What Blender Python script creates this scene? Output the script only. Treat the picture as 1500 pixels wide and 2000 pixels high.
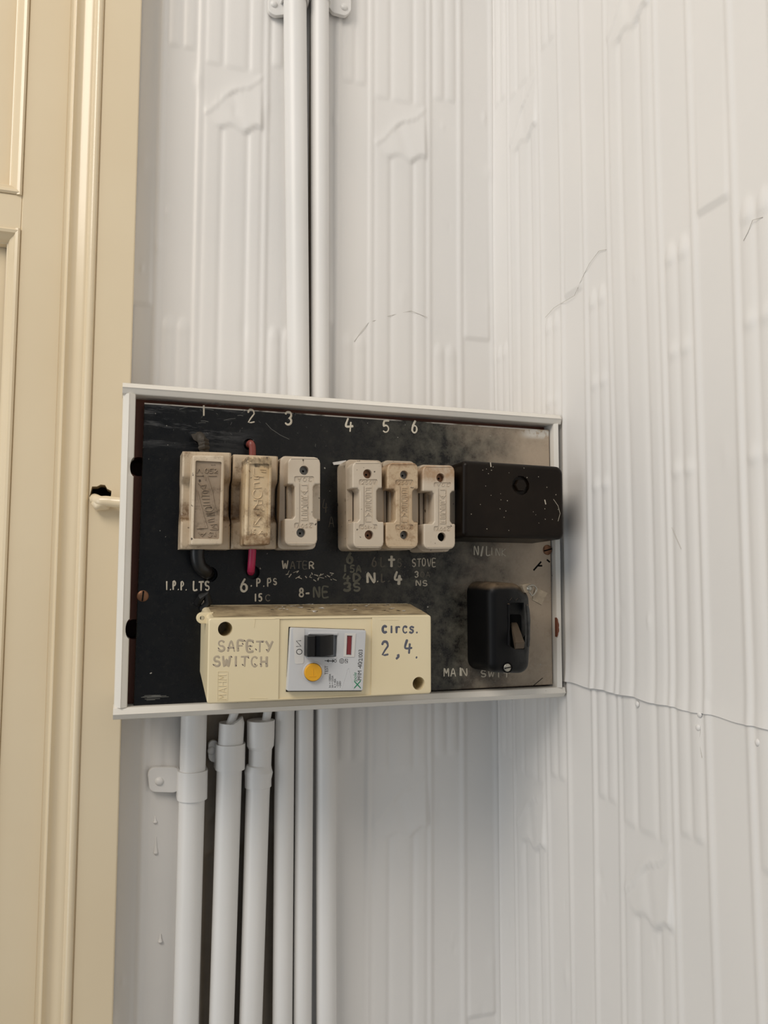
import bpy, bmesh, math, random
import numpy as np
from mathutils import Vector, Matrix

random.seed(7)
for o in list(bpy.data.objects):
    bpy.data.objects.remove(o)
SC = bpy.context.scene
COL = SC.collection

# ------------------------------------------------------------------ camera
YAW, PITCH, ROLL, F = 0.319901493, 0.0803223034, 0.00264295131, 1561.95824
CAM = np.array([0.00054692525, -0.481626161, 0.0814240747])
_cy, _sy, _cp, _sp, _cr, _sr = (math.cos(YAW), math.sin(YAW), math.cos(PITCH), math.sin(PITCH), math.cos(ROLL), math.sin(ROLL))
_f = np.array([_sy*_cp, _cy*_cp, _sp]); _r = np.array([_cy, -_sy, 0.0]); _u = np.cross(_r, _f)
_r, _u = _cr*_r+_sr*_u, -_sr*_r+_cr*_u
cd = bpy.data.cameras.new('camera'); cam = bpy.data.objects.new('camera', cd); COL.objects.link(cam)
cd.sensor_fit = 'VERTICAL'; cd.sensor_height = 36.0; cd.lens = F/2000*36.0; cd.clip_start = 0.01
cam.matrix_world = Matrix(((_r[0], _u[0], -_f[0], CAM[0]), (_r[1], _u[1], -_f[1], CAM[1]), (_r[2], _u[2], -_f[2], CAM[2]), (0, 0, 0, 1)))
SC.camera = cam

# ------------------------------------------------------------------ light
w = bpy.data.worlds.new('world'); SC.world = w; w.use_nodes = True
bg = w.node_tree.nodes['Background']; bg.inputs[0].default_value = (0.76, 0.88, 1.0, 1); bg.inputs[1].default_value = 0.25
def area(name, loc, target, sx, sy, power, col):
    l = bpy.data.lights.new(name, 'AREA'); l.shape = 'RECTANGLE'; l.size = sx; l.size_y = sy; l.energy = power; l.color = col
    o = bpy.data.objects.new(name, l); COL.objects.link(o); o.location = loc
    o.rotation_euler = (Vector(target)-Vector(loc)).to_track_quat('-Z', 'Y').to_euler()
    return o
area('daylight', (-0.95, -0.95, 1.28), (0.2, 0.1, 0.2), 0.9, 0.8, 20.5, (1.0, 0.92, 0.82))
area('doorway_daylight', (-2.0, -0.72, -0.15), (0.3, -0.25, 0.0), 0.8, 1.9, 11.0, (0.95, 0.98, 1.0))
SC.view_settings.view_transform = 'Standard'; SC.view_settings.look = 'None'
SC.view_settings.gamma = 1.0; SC.view_settings.use_curve_mapping = False
SC.view_settings.exposure = 0.0

# ------------------------------------------------------------------ helpers
WALL = 0.107          # Y of the pressed-metal wall behind the board (board front is Y = 0)
XC = 0.2925           # X of the right-hand wall
FBZ = -0.008
PAN = 0.006           # Y of the black panel's face

def ray(px, py): return (px-750)/F*_r-(py-1000)/F*_u+_f
def P(px, py, Y):
    d = ray(px, py); t = (Y-CAM[1])/d[1]; q = CAM+d*t
    return (q[0], q[2])
def P3(px, py, Y):
    x, z = P(px, py, Y); return Vector((x, Y, z))
def PX(px, py, X):
    d = ray(px, py); t = (X-CAM[0])/d[0]; q = CAM+d*t
    return Vector(q)
def scale_at(px, py, Y):       # metres per pixel there
    a = P(px, py, Y); b = P(px+1, py, Y); return abs(b[0]-a[0])
def pp(pts, Y): return [P(x, y, Y) for x, y in pts]

MATS = {}
TINY = ('lettering', 'scratches', 'scrawl', 'paint_specks', 'ink_dots', 'symbols', 'moulded_mark', 'sticker_writing', 'print', 'moulded_arrow', 'moulded_letter')
def link(o): COL.objects.link(o); return o
def obj(name, bm, mat, parent=None, smooth=40, label=None):
    me = bpy.data.meshes.new(name)
    if isinstance(bm, bmesh.types.BMesh):
        bmesh.ops.recalc_face_normals(bm, faces=bm.faces[:])
        bm.to_mesh(me); bm.free()
    else: me = bm
    if smooth:
        me.polygons.foreach_set('use_smooth', [True]*len(me.polygons))
        me.set_sharp_from_angle(angle=math.radians(smooth)); wn_ = len(me.vertices) < 4000 and name not in TINY
    else: wn_ = False
    me.materials.append(MATS[mat])
    o = bpy.data.objects.new(name, me); COL.objects.link(o)
    if name in TINY: o['kind'] = 'stuff'
    if parent is not None:
        o.parent = parent; o.matrix_parent_inverse = parent_world(parent).inverted()
    if label: o['label'] = label
    if wn_:
        wm = o.modifiers.new('weighted_normal', 'WEIGHTED_NORMAL'); wm.keep_sharp = True; wm.weight = 80
    return o
def parent_world(o):
    return Matrix.Translation(o.location) if o.parent is None else Matrix.Identity(4)
def thing(name, label, cat, loc, group=None):
    o = bpy.data.objects.new(name, None); COL.objects.link(o); o.location = loc; o.empty_display_size = .01
    o['label'] = label; o['category'] = cat
    if group: o['group'] = group
    return o
def tag(o, label, cat, group=None, kind=None):
    o['label'] = label; o['category'] = cat
    if group: o['group'] = group
    if kind: o['kind'] = kind
    return o
def struct(o, label, cat):
    o['kind'] = 'structure'; o['label'] = label; o['category'] = cat; return o

def box(bm, x0, x1, y0, y1, z0, z1):
    v = [bm.verts.new((x, y, z)) for x in (x0, x1) for y in (y0, y1) for z in (z0, z1)]
    for q in ((0, 1, 3, 2), (4, 6, 7, 5), (0, 4, 5, 1), (2, 3, 7, 6), (0, 2, 6, 4), (1, 5, 7, 3)):
        bm.faces.new([v[i] for i in q])
def rpoly(pts, rad, n=4):
    """round the corners of a polygon; rad number or list"""
    out = []; N = len(pts)
    for i in range(N):
        r = rad[i] if isinstance(rad, (list, tuple)) else rad
        p = Vector(pts[i]); a = Vector(pts[i-1])-p; b = Vector(pts[(i+1) % N])-p
        if r <= 0 or a.length < 1e-9 or b.length < 1e-9: out.append(tuple(p)); continue
        an = a.normalized(); bn = b.normalized(); ang = an.angle(bn)
        if ang > 3.1: out.append(tuple(p)); continue
        t = min(r/math.tan(ang/2), a.length*.49, b.length*.49); rr = t*math.tan(ang/2)
        c = p+(an+bn).normalized()*(rr/math.sin(ang/2))
        s = p+an*t-c; e = p+bn*t-c
        th = s.angle_signed(e) if s.length > 1e-9 and e.length > 1e-9 else 0
        for k in range(n+1):
            q = s.copy(); q.rotate(Matrix.Rotation(-th*k/n, 2)); out.append(tuple(c+q))
    return out
def circle(c, r, n=20, ry=None): return [(c[0]+r*math.cos(2*math.pi*i/n), c[1]+(ry or r)*math.sin(2*math.pi*i/n)) for i in range(n)]
def area2(p): return sum(p[i-1][0]*p[i][1]-p[i][0]*p[i-1][1] for i in range(len(p)))/2
def offset(poly, d):
    """move outline inwards by d"""
    s = 1 if area2(poly) > 0 else -1; N = len(poly); out = []
    for i in range(N):
        p = Vector(poly[i]); a = p-Vector(poly[i-1]); b = Vector(poly[(i+1) % N])-p
        na = Vector((-a.y, a.x))*s; nb = Vector((-b.y, b.x))*s
        if na.length < 1e-12: na = nb
        if nb.length < 1e-12: nb = na
        na = na.normalized(); nb = nb.normalized(); m = na+nb
        m = na if m.length < 1e-6 else m.normalized()
        k = max(.5, m.dot(na)); out.append(tuple(p+m*(d/k)))
    return out
def loop(bm, poly, y): return [bm.verts.new((p[0], y, p[1])) for p in poly]
def bridge(bm, a, b):
    N = len(a)
    for i in range(N): bm.faces.new((a[i-1], a[i], b[i], b[i-1]))
def fill(bm, loops):
    es = []
    for L in loops:
        for i in range(len(L)):
            e = bm.edges.get((L[i-1], L[i])) or bm.edges.new((L[i-1], L[i])); es.append(e)
    bmesh.ops.triangle_fill(bm, use_beauty=True, use_dissolve=False, edges=es, normal=(0, -1, 0))
def slab(bm, outer, yf, yb, bev=0, seg=2, holes=(), back=None, cap_back=True):
    """outline in XZ, face at yf (towards the camera), back at yb; holes = [(poly, depth, bottom?)]"""
    front = None; prev = None
    rings = []
    if bev > 0:
        for k in range(seg+1):
            a = math.pi/2*k/seg
            rings.append(loop(bm, offset(outer, bev*(1-math.sin(a))) if k < seg else outer, yf+bev*(1-math.cos(a))))
    else: rings.append(loop(bm, outer, yf))
    for a, b in zip(rings, rings[1:]): bridge(bm, a, b)
    bk = loop(bm, back or outer, yb); bridge(bm, rings[-1], bk)
    hl = []; thru = []
    for h in holes:
        L = loop(bm, h[0], yf); hl.append(L)
        through = not h[2] and yf+h[1] >= yb-1e-6
        B = loop(bm, h[0], yb if through else yf+h[1]); bridge(bm, L, B)
        if h[2]: fill(bm, [B])
        elif through: thru.append(B)
    if cap_back: fill(bm, [bk]+thru)
    fill(bm, [rings[0]]+hl)
    return bm
def tube(bm, pts, rad, n=10, flat=1.0, cap=True, ax=None):
    """tube along points; rad number or list; flat squashes along Y (for strokes)"""
    rings = []; N = len(pts); pts = [Vector(p) for p in pts]
    for i, p in enumerate(pts):
        d = (pts[min(i+1, N-1)]-pts[max(i-1, 0)])
        if d.length < 1e-9: d = Vector((0, 0, 1))
        d.normalize()
        ref = Vector((0, 1, 0)) if abs(d.y) < .9 else Vector((1, 0, 0))
        s = d.cross(ref).normalized(); t = s.cross(d).normalized()
        r = rad[i] if isinstance(rad, (list, tuple)) else rad
        rings.append([bm.verts.new(p+s*(r*math.cos(2*math.pi*k/n))+t*(r*flat*math.sin(2*math.pi*k/n))) for k in range(n)])
    for a, b in zip(rings, rings[1:]): bridge(bm, a, b)
    if cap:
        bm.faces.new(rings[0]); bm.faces.new(list(reversed(rings[-1])))
    return bm
def smooth_path(pts, n=6):
    pts = [Vector(p) for p in pts]; out = []
    for i in range(len(pts)-1):
        p0, p1, p2, p3 = pts[max(i-1, 0)], pts[i], pts[i+1], pts[min(i+2, len(pts)-1)]
        for k in range(n):
            t = k/n
            out.append(.5*((2*p1)+(p2-p0)*t+(2*p0-5*p1+4*p2-p3)*t*t+(3*p1-p0-3*p2+p3)*t**3))
    out.append(pts[-1]); return out
def dome(bm, c, r, h, n=16, m=4):
    """flat-backed round head facing -Y"""
    prev = None
    for k in range(m+1):
        a = math.pi/2*k/m; rr = r*math.cos(a); y = c[1]-h*math.sin(a)
        if k == m:
            v = bm.verts.new((c[0], y, c[2]))
            for i in range(n): bm.faces.new((prev[i-1], prev[i], v))
        else:
            L = [bm.verts.new((c[0]+rr*math.cos(2*math.pi*i/n), y, c[2]+rr*math.sin(2*math.pi*i/n))) for i in range(n)]
            if prev: bridge(bm, prev, L)
            prev = L

# ---- single-stroke letters, x right 0..1, y down 0..1
def arc(cx, cy, rx, ry, a0, a1, n=10): return [(cx+rx*math.cos(math.radians(a0+(a1-a0)*i/n)), cy+ry*math.sin(math.radians(a0+(a1-a0)*i/n))) for i in range(n+1)]
G = {
 '1': [[(.45, 0), (.45, 1)]], '2': [arc(.5, .28, .42, .28, 190, 380)+[(.1, 1), (.95, .97)]],
 '3': [arc(.45, .26, .42, .26, 200, 430, 8)+arc(.42, .73, .45, .27, 290, 510, 8)],
 '4': [[(.35, 0), (.1, .6), (.95, .6)], [(.7, .3), (.6, 1)]], '5': [[(.9, 0), (.25, .02), (.18, .42)]+arc(.45, .7, .42, .3, 240, 500, 8)],
 '6': [[(.6, 0), (.25, .4)]+arc(.48, .7, .36, .3, 170, 530, 12)], '8': [arc(.5, .25, .32, .25, 90, 450, 12)+arc(.5, .75, .42, .25, 270, 630, 12)],
 '0': [arc(.5, .5, .4, .5, 0, 360, 14)], 'O': [arc(.5, .5, .42, .5, 0, 360, 14)],
 'A': [[(.05, 1), (.5, 0), (.95, 1)], [(.22, .65), (.78, .65)]], 'B': [[(.1, 1), (.1, 0), (.6, .02), (.75, .25), (.55, .46), (.1, .48)], [(.55, .48), (.88, .72), (.6, .98), (.1, 1)]],
 'C': [arc(.55, .5, .45, .5, -45, -315, 10)], 'c': [arc(.55, .65, .42, .35, -45, -315, 10)],
 'D': [[(.1, 0), (.1, 1), (.55, .95), (.9, .5), (.55, .05), (.1, 0)]], 'E': [[(.9, 0), (.1, 0), (.1, 1), (.9, 1)], [(.1, .5), (.75, .5)]],
 'F': [[(.9, 0), (.1, 0), (.1, 1)], [(.1, .48), (.7, .48)]], 'H': [[(.1, 0), (.1, 1)], [(.9, 0), (.9, 1)], [(.1, .5), (.9, .5)]],
 'I': [[(.5, 0), (.5, 1)]], 'i': [[(.5, .3), (.5, 1)]], 'K': [[(.1, 0), (.1, 1)], [(.85, 0), (.12, .55), (.9, 1)]], 'L': [[(.1, 0), (.1, 1), (.85, .97)]],
 'M': [[(.05, 1), (.12, 0), (.5, .6), (.88, 0), (.95, 1)]], 'N': [[(.08, 1), (.12, 0), (.88, 1), (.92, 0)]],
 'P': [[(.1, 1), (.12, 0), (.65, .04), (.85, .27), (.6, .5), (.12, .52)]], 'R': [[(.1, 1), (.1, 0), (.65, .04), (.85, .27), (.6, .5), (.1, .52)], [(.45, .52), (.9, 1)]],
 'r': [[(.2, 1), (.2, .35)], [(.2, .6), (.5, .36), (.8, .4)]],
 'S': [arc(.5, .26, .38, .26, -30, -250, 8)+arc(.48, .75, .4, .25, -80, 150, 8)], 's': [[(.85, .42), (.5, .33), (.2, .45), (.35, .62), (.7, .7), (.75, .88), (.45, 1), (.1, .92)]],
 'T': [[(0, .02), (1, 0)], [(.5, 0), (.45, 1)]], 't': [[(.5, 0), (.48, 1)], [(.05, .35), (.95, .33)]], 'U': [[(.1, 0), (.1, .7)]+arc(.5, .7, .4, .3, 180, 0, 8)+[(.9, 0)]],
 'V': [[(.05, 0), (.5, 1), (.95, 0)]], 'W': [[(0, 0), (.2, 1), (.5, .35), (.75, 1), (1, 0)]], 'Y': [[(.05, 0), (.5, .5)], [(.95, 0), (.3, 1)]],
 '.': [[(.4, .97), (.5, .99)]], ',': [[(.5, .85), (.55, 1.0), (.3, 1.2)]], '-': [[(.1, .6), (.8, .58)]], '/': [[(.7, 0), (.3, 1.1)]], "'": [[(.5, -.15), (.4, .1)]], ' ': [],
}
def hand(bm, pls, Y, wpx, th, ref):
    """brush-written strokes: rounded, uneven, thinner at the ends"""
    r = wpx*.5*scale_at(ref[0], ref[1], Y)
    for pl in pls:
        q = [P3(x, y, Y) for x, y in pl]; q = smooth_path(q, 5 if len(q) < 6 else 2)
        d0 = (q[0]-q[1]).normalized()*r*.55; d1 = (q[-1]-q[-2]).normalized()*r*.55
        q = [q[0]+d0*1.0, q[0]+d0*.6]+q+[q[-1]+d1*.6, q[-1]+d1]; k = 1.0; rad = []
        for i in range(len(q)):
            k = min(1.25, max(.72, k+random.uniform(-.13, .13))); rad.append(r*k)
        rad[0] *= .25; rad[1] *= .75; rad[-1] *= .25; rad[-2] *= .75
        tube(bm, q, rad, 8, th/r)
def strokes(bm, pls, Y, wpx, th, ref, flat=None):
    """pls: polylines in photo pixels laid on the plane Y; wpx stroke width; th relief height"""
    sc = scale_at(ref[0], ref[1], Y); r = wpx*.5*sc
    for pl in pls:
        tube(bm, [P3(x, y, Y) for x, y in pl], r, 8, th/r)
def write(bm, text, x, y, wd, h, Y, wpx, th=.0001, jit=.05, slope=0, fn=None):
    """text filling pixel box with left x, top y, width wd, height h"""
    n = len(text); adv = wd/n; pls = []
    for i, ch in enumerate(text):
        jx, jy = random.uniform(-jit, jit)*adv, random.uniform(-jit, jit)*h
        for s in G[ch]:
            q = [((i+.1+.75*a)*adv+jx, b*h+jy) for a, b in s]
            q = [fn(*t) for t in q] if fn else [(x+a, y+b+a*slope) for a, b in q]
            pls.append(q)
    hand(bm, pls, Y, wpx, th, (x, y))

# ------------------------------------------------------------------ materials
class NT:
    def __init__(s, name):
        m = bpy.data.materials.new(name); m.use_nodes = True; s.m = m; s.t = m.node_tree; s.b = s.t.nodes['Principled BSDF']; MATS[name] = m
        s.co = s.t.nodes.new('ShaderNodeNewGeometry').outputs['Position']
    def n(s, typ, **k):
        nd = s.t.nodes.new(typ)
        for a, b in k.items(): setattr(nd, a, b)
        return nd
    def l(s, a, b): s.t.links.new(a, b)
    def noise(s, scale, detail=3, rough=.55, sx=1, sy=1, sz=1, off=0):
        mp = s.n('ShaderNodeMapping'); mp.inputs['Scale'].default_value = (sx, sy, sz); mp.inputs['Location'].default_value = (off, off*.7, off*1.3); s.l(s.co, mp.inputs[0])
        t = s.n('ShaderNodeTexNoise'); t.inputs['Scale'].default_value = scale; t.inputs['Detail'].default_value = detail; t.inputs['Roughness'].default_value = rough
        s.l(mp.outputs[0], t.inputs[0]); return t.outputs['Fac']
    def ramp(s, v, a, b, c0=(0, 0, 0, 1), c1=(1, 1, 1, 1)):
        r = s.n('ShaderNodeValToRGB'); r.color_ramp.elements[0].position = a; r.color_ramp.elements[1].position = b
        r.color_ramp.elements[0].color = c0; r.color_ramp.elements[1].color = c1; s.l(v, r.inputs[0]); return r.outputs[0]
    def mix(s, fac, a, b):
        m = s.n('ShaderNodeMix', data_type='RGBA')
        for sk, v in ((m.inputs[0], fac), (m.inputs[6], a), (m.inputs[7], b)):
            if isinstance(v, (int, float)): sk.default_value = v
            elif isinstance(v, (tuple, list)): sk.default_value = (*v[:3], 1)
            else: s.l(v, sk)
        return m.outputs[2]
    def math(s, op, a, b=0):
        m = s.n('ShaderNodeMath', operation=op)
        for sk, v in ((m.inputs[0], a), (m.inputs[1], b)):
            if isinstance(v, (int, float)): sk.default_value = v
            else: s.l(v, sk)
        return m.outputs[0]
    def xyz(s):
        x = s.n('ShaderNodeSeparateXYZ'); s.l(s.co, x.inputs[0]); return x.outputs
    def rng(s, v, a, b, c=0, d=1, smooth=True):
        m = s.n('ShaderNodeMapRange', interpolation_type='SMOOTHSTEP' if smooth else 'LINEAR')
        s.l(v, m.inputs[0]); m.inputs[1].default_value = a; m.inputs[2].default_value = b; m.inputs[3].default_value = c; m.inputs[4].default_value = d; return m.outputs[0]
    def col(s, c):
        if isinstance(c, (tuple, list)): s.b.inputs['Base Color'].default_value = (*c[:3], 1)
        else: s.l(c, s.b.inputs['Base Color'])
    def set(s, rough=.5, spec=.5, metal=0, coat=0, ior=None):
        if isinstance(rough, (int, float)): s.b.inputs['Roughness'].default_value = rough
        else: s.l(rough, s.b.inputs['Roughness'])
        s.b.inputs['Specular IOR Level'].default_value = spec; s.b.inputs['Metallic'].default_value = metal; s.b.inputs['Coat Weight'].default_value = coat
        if ior: s.b.inputs['IOR'].default_value = ior
    def bump(s, h, strength=.3, dist=.001):
        b = s.n('ShaderNodeBump'); b.inputs['Strength'].default_value = strength; b.inputs['Distance'].default_value = dist; s.l(h, b.inputs['Height']); s.l(b.outputs[0], s.b.inputs['Normal'])

def painted(name, c, c2, rough, bump=.15, speck=None, spec=.5):
    m = NT(name); base = m.mix(m.ramp(m.noise(9, 3), .35, .7), c, c2)
    if speck:
        base = m.mix(m.ramp(m.noise(260, 2, .5), speck[1], speck[1]+.05), base, speck[0])
    m.col(base); m.set(rough, spec); m.bump(m.noise(70, 4, sz=.35), bump, .0008)
    return m
painted('wall_paint', (.80, .775, .745), (.77, .75, .725), .42, .22)
painted('cream_gloss', (.78, .655, .46), (.755, .625, .43), .22, .14)
painted('frame_paint', (.80, .76, .69), (.72, .68, .61), .24, .25, ((.25, .2, .15), .76))
painted('pipe_paint', (.78, .76, .735), (.74, .725, .70), .4, .2)
m = NT('back_wall_paint')       # white paint, with grey-brown strips behind the conduits
x, y, z = m.xyz()
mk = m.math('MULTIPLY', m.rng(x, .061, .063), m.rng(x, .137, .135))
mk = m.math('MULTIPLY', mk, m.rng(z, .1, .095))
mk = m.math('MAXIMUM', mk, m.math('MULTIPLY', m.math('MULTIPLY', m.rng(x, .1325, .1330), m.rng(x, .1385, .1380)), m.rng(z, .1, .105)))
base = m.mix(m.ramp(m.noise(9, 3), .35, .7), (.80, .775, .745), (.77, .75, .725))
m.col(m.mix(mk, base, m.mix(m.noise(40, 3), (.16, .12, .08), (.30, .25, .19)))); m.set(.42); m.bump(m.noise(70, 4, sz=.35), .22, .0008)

m = NT('panel_black')           # glossy black composition board, faded and dusty, with the wall's reflection painted in towards its right-hand end
x, y, z = m.xyz()
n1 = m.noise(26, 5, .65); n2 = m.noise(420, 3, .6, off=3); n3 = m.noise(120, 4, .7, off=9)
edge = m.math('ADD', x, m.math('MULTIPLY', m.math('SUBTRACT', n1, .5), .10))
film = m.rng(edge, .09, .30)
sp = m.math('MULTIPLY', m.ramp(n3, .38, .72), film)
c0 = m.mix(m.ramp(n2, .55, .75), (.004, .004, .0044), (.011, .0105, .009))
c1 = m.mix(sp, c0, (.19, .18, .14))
dust_sheen = m.math('MULTIPLY', m.rng(edge, .200, .278), m.rng(z, .0, .16, .72, .98))
c2 = m.mix(dust_sheen, c1, (.47, .375, .28))
wn = m.ramp(m.noise(55, 4, .7, sx=.5, off=5), .42, .52)
patch = m.math('MULTIPLY', m.math('MULTIPLY', m.rng(x, .258, .270), m.rng(z, .1755, .1795)), m.ramp(m.noise(120, 4, .7, off=2), .42, .5))
white = m.math('MAXIMUM', m.math('MULTIPLY', m.rng(z, .1825, .1832), wn), patch)
c3 = m.mix(white, c2, (.62, .58, .52))
scuff = m.math('MULTIPLY', m.math('MULTIPLY', m.rng(x, .088, .045), m.rng(z, .150, .172)), m.ramp(m.noise(60, 5, .75, sx=.28, sz=2.2, off=13), .48, .74))
c3 = m.mix(m.math('MULTIPLY', scuff, .55), c3, (.30, .30, .30))
dots = m.ramp(m.noise(330, 1, .4, off=11), .76, .79)
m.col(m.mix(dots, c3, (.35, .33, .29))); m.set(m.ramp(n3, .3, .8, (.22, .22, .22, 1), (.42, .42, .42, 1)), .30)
m.bump(n3, .05, .0005)

m = NT('brown_timber'); m.col(m.mix(m.noise(30, 3, sz=.15), (.13, .036, .015), (.19, .058, .026))); m.set(.5)
m = NT('void_black'); m.col((.004, .004, .004)); m.set(.9, .1)

def porcelain(name, c, c2, stain, a, rough=.35):
    m = NT(name)
    base = m.mix(m.ramp(m.noise(60, 4, .6), .35, .7), c, c2)
    base = m.mix(m.ramp(m.noise(75, 6, .78, off=4), a, a+.20), base, stain)
    base = m.mix(m.ramp(m.noise(300, 2, .5, off=2), .70, .74), base, (.06, .04, .025))
    m.col(base); m.set(rough, .5); m.bump(m.noise(220, 3), .12, .0006); return m
def stain(m, y0, y1, y2, y3, colour, amt, Y, wob=.010, px=600):
    """old grime with a ragged edge between the heights seen at rows y0..y3 (fading in y0-y1, out y2-y3)"""
    _, _, z = m.xyz(); zn = m.math('ADD', z, m.math('MULTIPLY', m.math('SUBTRACT', m.noise(140, 4, .7, off=1), .5), wob))
    Z = [P(px, y, Y)[1] for y in (y0, y1, y2, y3)]
    k = m.math('MULTIPLY', m.rng(zn, Z[0], Z[1]), m.rng(zn, Z[3], Z[2]))
    k = m.math('MULTIPLY', k, m.ramp(m.noise(170, 4, .7, off=7), .25, .6))
    old = m.b.inputs['Base Color'].links[0].from_socket; m.col(m.mix(m.math('MULTIPLY', k, amt), old, colour))
porcelain('porcelain_cream', (.66, .55, .41), (.56, .445, .315), (.17, .10, .045), .54)
pm = porcelain('porcelain_dirty', (.68, .54, .36), (.54, .385, .21), (.15, .075, .028), .50)
stain(pm, 1038, 1052, 1090, 1100, (.17, .085, .03), .9, -.03, px=500); stain(pm, 894, 899, 905, 912, (.05, .03, .015), .9, -.03, .014, px=500)
porcelain('porcelain_recess', (.36, .275, .195), (.27, .20, .135), (.09, .055, .028), .53, .5)
pm = porcelain('porcelain_base', (.56, .455, .325), (.46, .35, .235), (.14, .075, .03), .53)
stain(pm, 972, 1000, 1012, 1028, (.12, .062, .024), .95, FBZ, px=440)
porcelain('porcelain_pale', (.60, .51, .40), (.56, .465, .355), (.27, .17, .09), .60)
pm = porcelain('porcelain_rust', (.56, .43, .285), (.50, .36, .22), (.25, .13, .055), .50)
stain(pm, 880, 890, 905, 918, (.25, .12, .045), .85, -.027, px=790)
pm = porcelain('porcelain_rust_top', (.60, .51, .40), (.56, .465, .355), (.27, .17, .09), .60)
stain(pm, 890, 900, 925, 950, (.36, .20, .09), .8, -.027, px=860)
porcelain('porcelain_side', (.51, .42, .32), (.45, .365, .265), (.24, .15, .08), .58)
def plain(name, c, rough=.5, spec=.5, metal=0, c2=None, sc=60):
    m = NT(name); m.col(m.mix(m.noise(sc, 4, .6), c, c2 or tuple(k*.8 for k in c))); m.set(rough, spec, metal); return m
plain('chalk', (.62, .56, .46), .8, .2, c2=(.42, .37, .29), sc=300)
plain('chalk_bright', (.72, .66, .55), .8, .2, c2=(.55, .5, .4), sc=300)
plain('chalk_faint', (.20, .175, .14), .8, .2, c2=(.09, .08, .065), sc=400)
plain('chalk_grey', (.16, .155, .12), .8, .2, c2=(.10, .095, .075), sc=300)
plain('scratch', (.12, .12, .11), .7, .3)
plain('marker_ink', (.045, .05, .075), .5, .4, c2=(.16, .16, .19), sc=350)
plain('ink_faded', (.56, .46, .31), .6, .3, c2=(.34, .29, .235), sc=260)
plain('ink_dot', (.045, .03, .05), .6, .3)
m = NT('cream_plastic'); m.col(m.mix(m.ramp(m.noise(20, 3), .3, .7), (.80, .685, .455), (.77, .65, .42))); m.set(.33); m.bump(m.noise(300, 2), .03, .0004)
m = NT('cream_dusty'); x, y, z = m.xyz()
m.col(m.mix(m.ramp(m.noise(45, 5, .7), .40, .62), (.42, .33, .20), (.20, .15, .09))); m.set(.8, .2)
plain('grey_plastic', (.60, .60, .60), .4, c2=(.55, .55, .56))
plain('white_label', (.74, .71, .67), .5)
plain('toggle_black', (.006, .006, .0065), .3, .25)
plain('test_yellow', (.80, .40, .012), .35, c2=(.74, .35, .01))
plain('window_red', (.22, .012, .018), .2)
plain('print_black', (.02, .02, .02), .6)
plain('print_green', (.012, .22, .10), .6)
m = NT('bakelite_brown'); n = m.noise(25, 4, .6)
m.col(m.mix(m.ramp(n, .4, .7), (.0065, .004, .0024), (.014, .009, .0055))); 
d_ = m.ramp(m.noise(380, 1, .4, off=6), .75, .78); m.set(.36, .16)
m = NT('bakelite_black'); n = m.noise(30, 5, .7); x, y, z = m.xyz()
dust_sheen = m.math('MULTIPLY', m.rng(x, .232, .262), m.ramp(m.noise(70, 5, .7, off=8), .25, .75))
c = m.mix(dust_sheen, (.004, .004, .0045), (.15, .148, .140))
up = m.rng(m.n('ShaderNodeSeparateXYZ').outputs[2], .0, 1.0)
geo = m.n('ShaderNodeNewGeometry'); sx_ = m.n('ShaderNodeSeparateXYZ'); m.l(geo.outputs['Normal'], sx_.inputs[0])
top = m.math('MULTIPLY', m.rng(sx_.outputs[2], .25, .8), m.ramp(n, .3, .55))
m.col(m.mix(top, c, (.17, .12, .075))); m.set(.45, .18)
plain('old_lever', (.085, .06, .038), .55, c2=(.05, .035, .022), sc=140)
plain('brass_screw', (.26, .125, .065), .42, metal=.6, c2=(.11, .055, .03))
plain('steel_screw', (.40, .38, .33), .4, metal=.7)
plain('steel_dull', (.20, .20, .19), .5, metal=.3)
plain('lead_tag', (.46, .38, .28), .45, metal=.3, c2=(.14, .11, .075), sc=300)
plain('wire_red', (.24, .055, .04), .4, c2=(.18, .04, .03))
plain('wire_pink', (.52, .03, .10), .4, c2=(.46, .025, .09))
plain('tape_black', (.024, .019, .013), .6, c2=(.06, .047, .033), sc=250)
plain('cable_black', (.012, .012, .012), .35)
plain('floor_boards', (.27, .26, .25), .6)
plain('crack', (.58, .54, .49), .8)
plain('plaster', (.62, .6, .57), .8)

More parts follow.
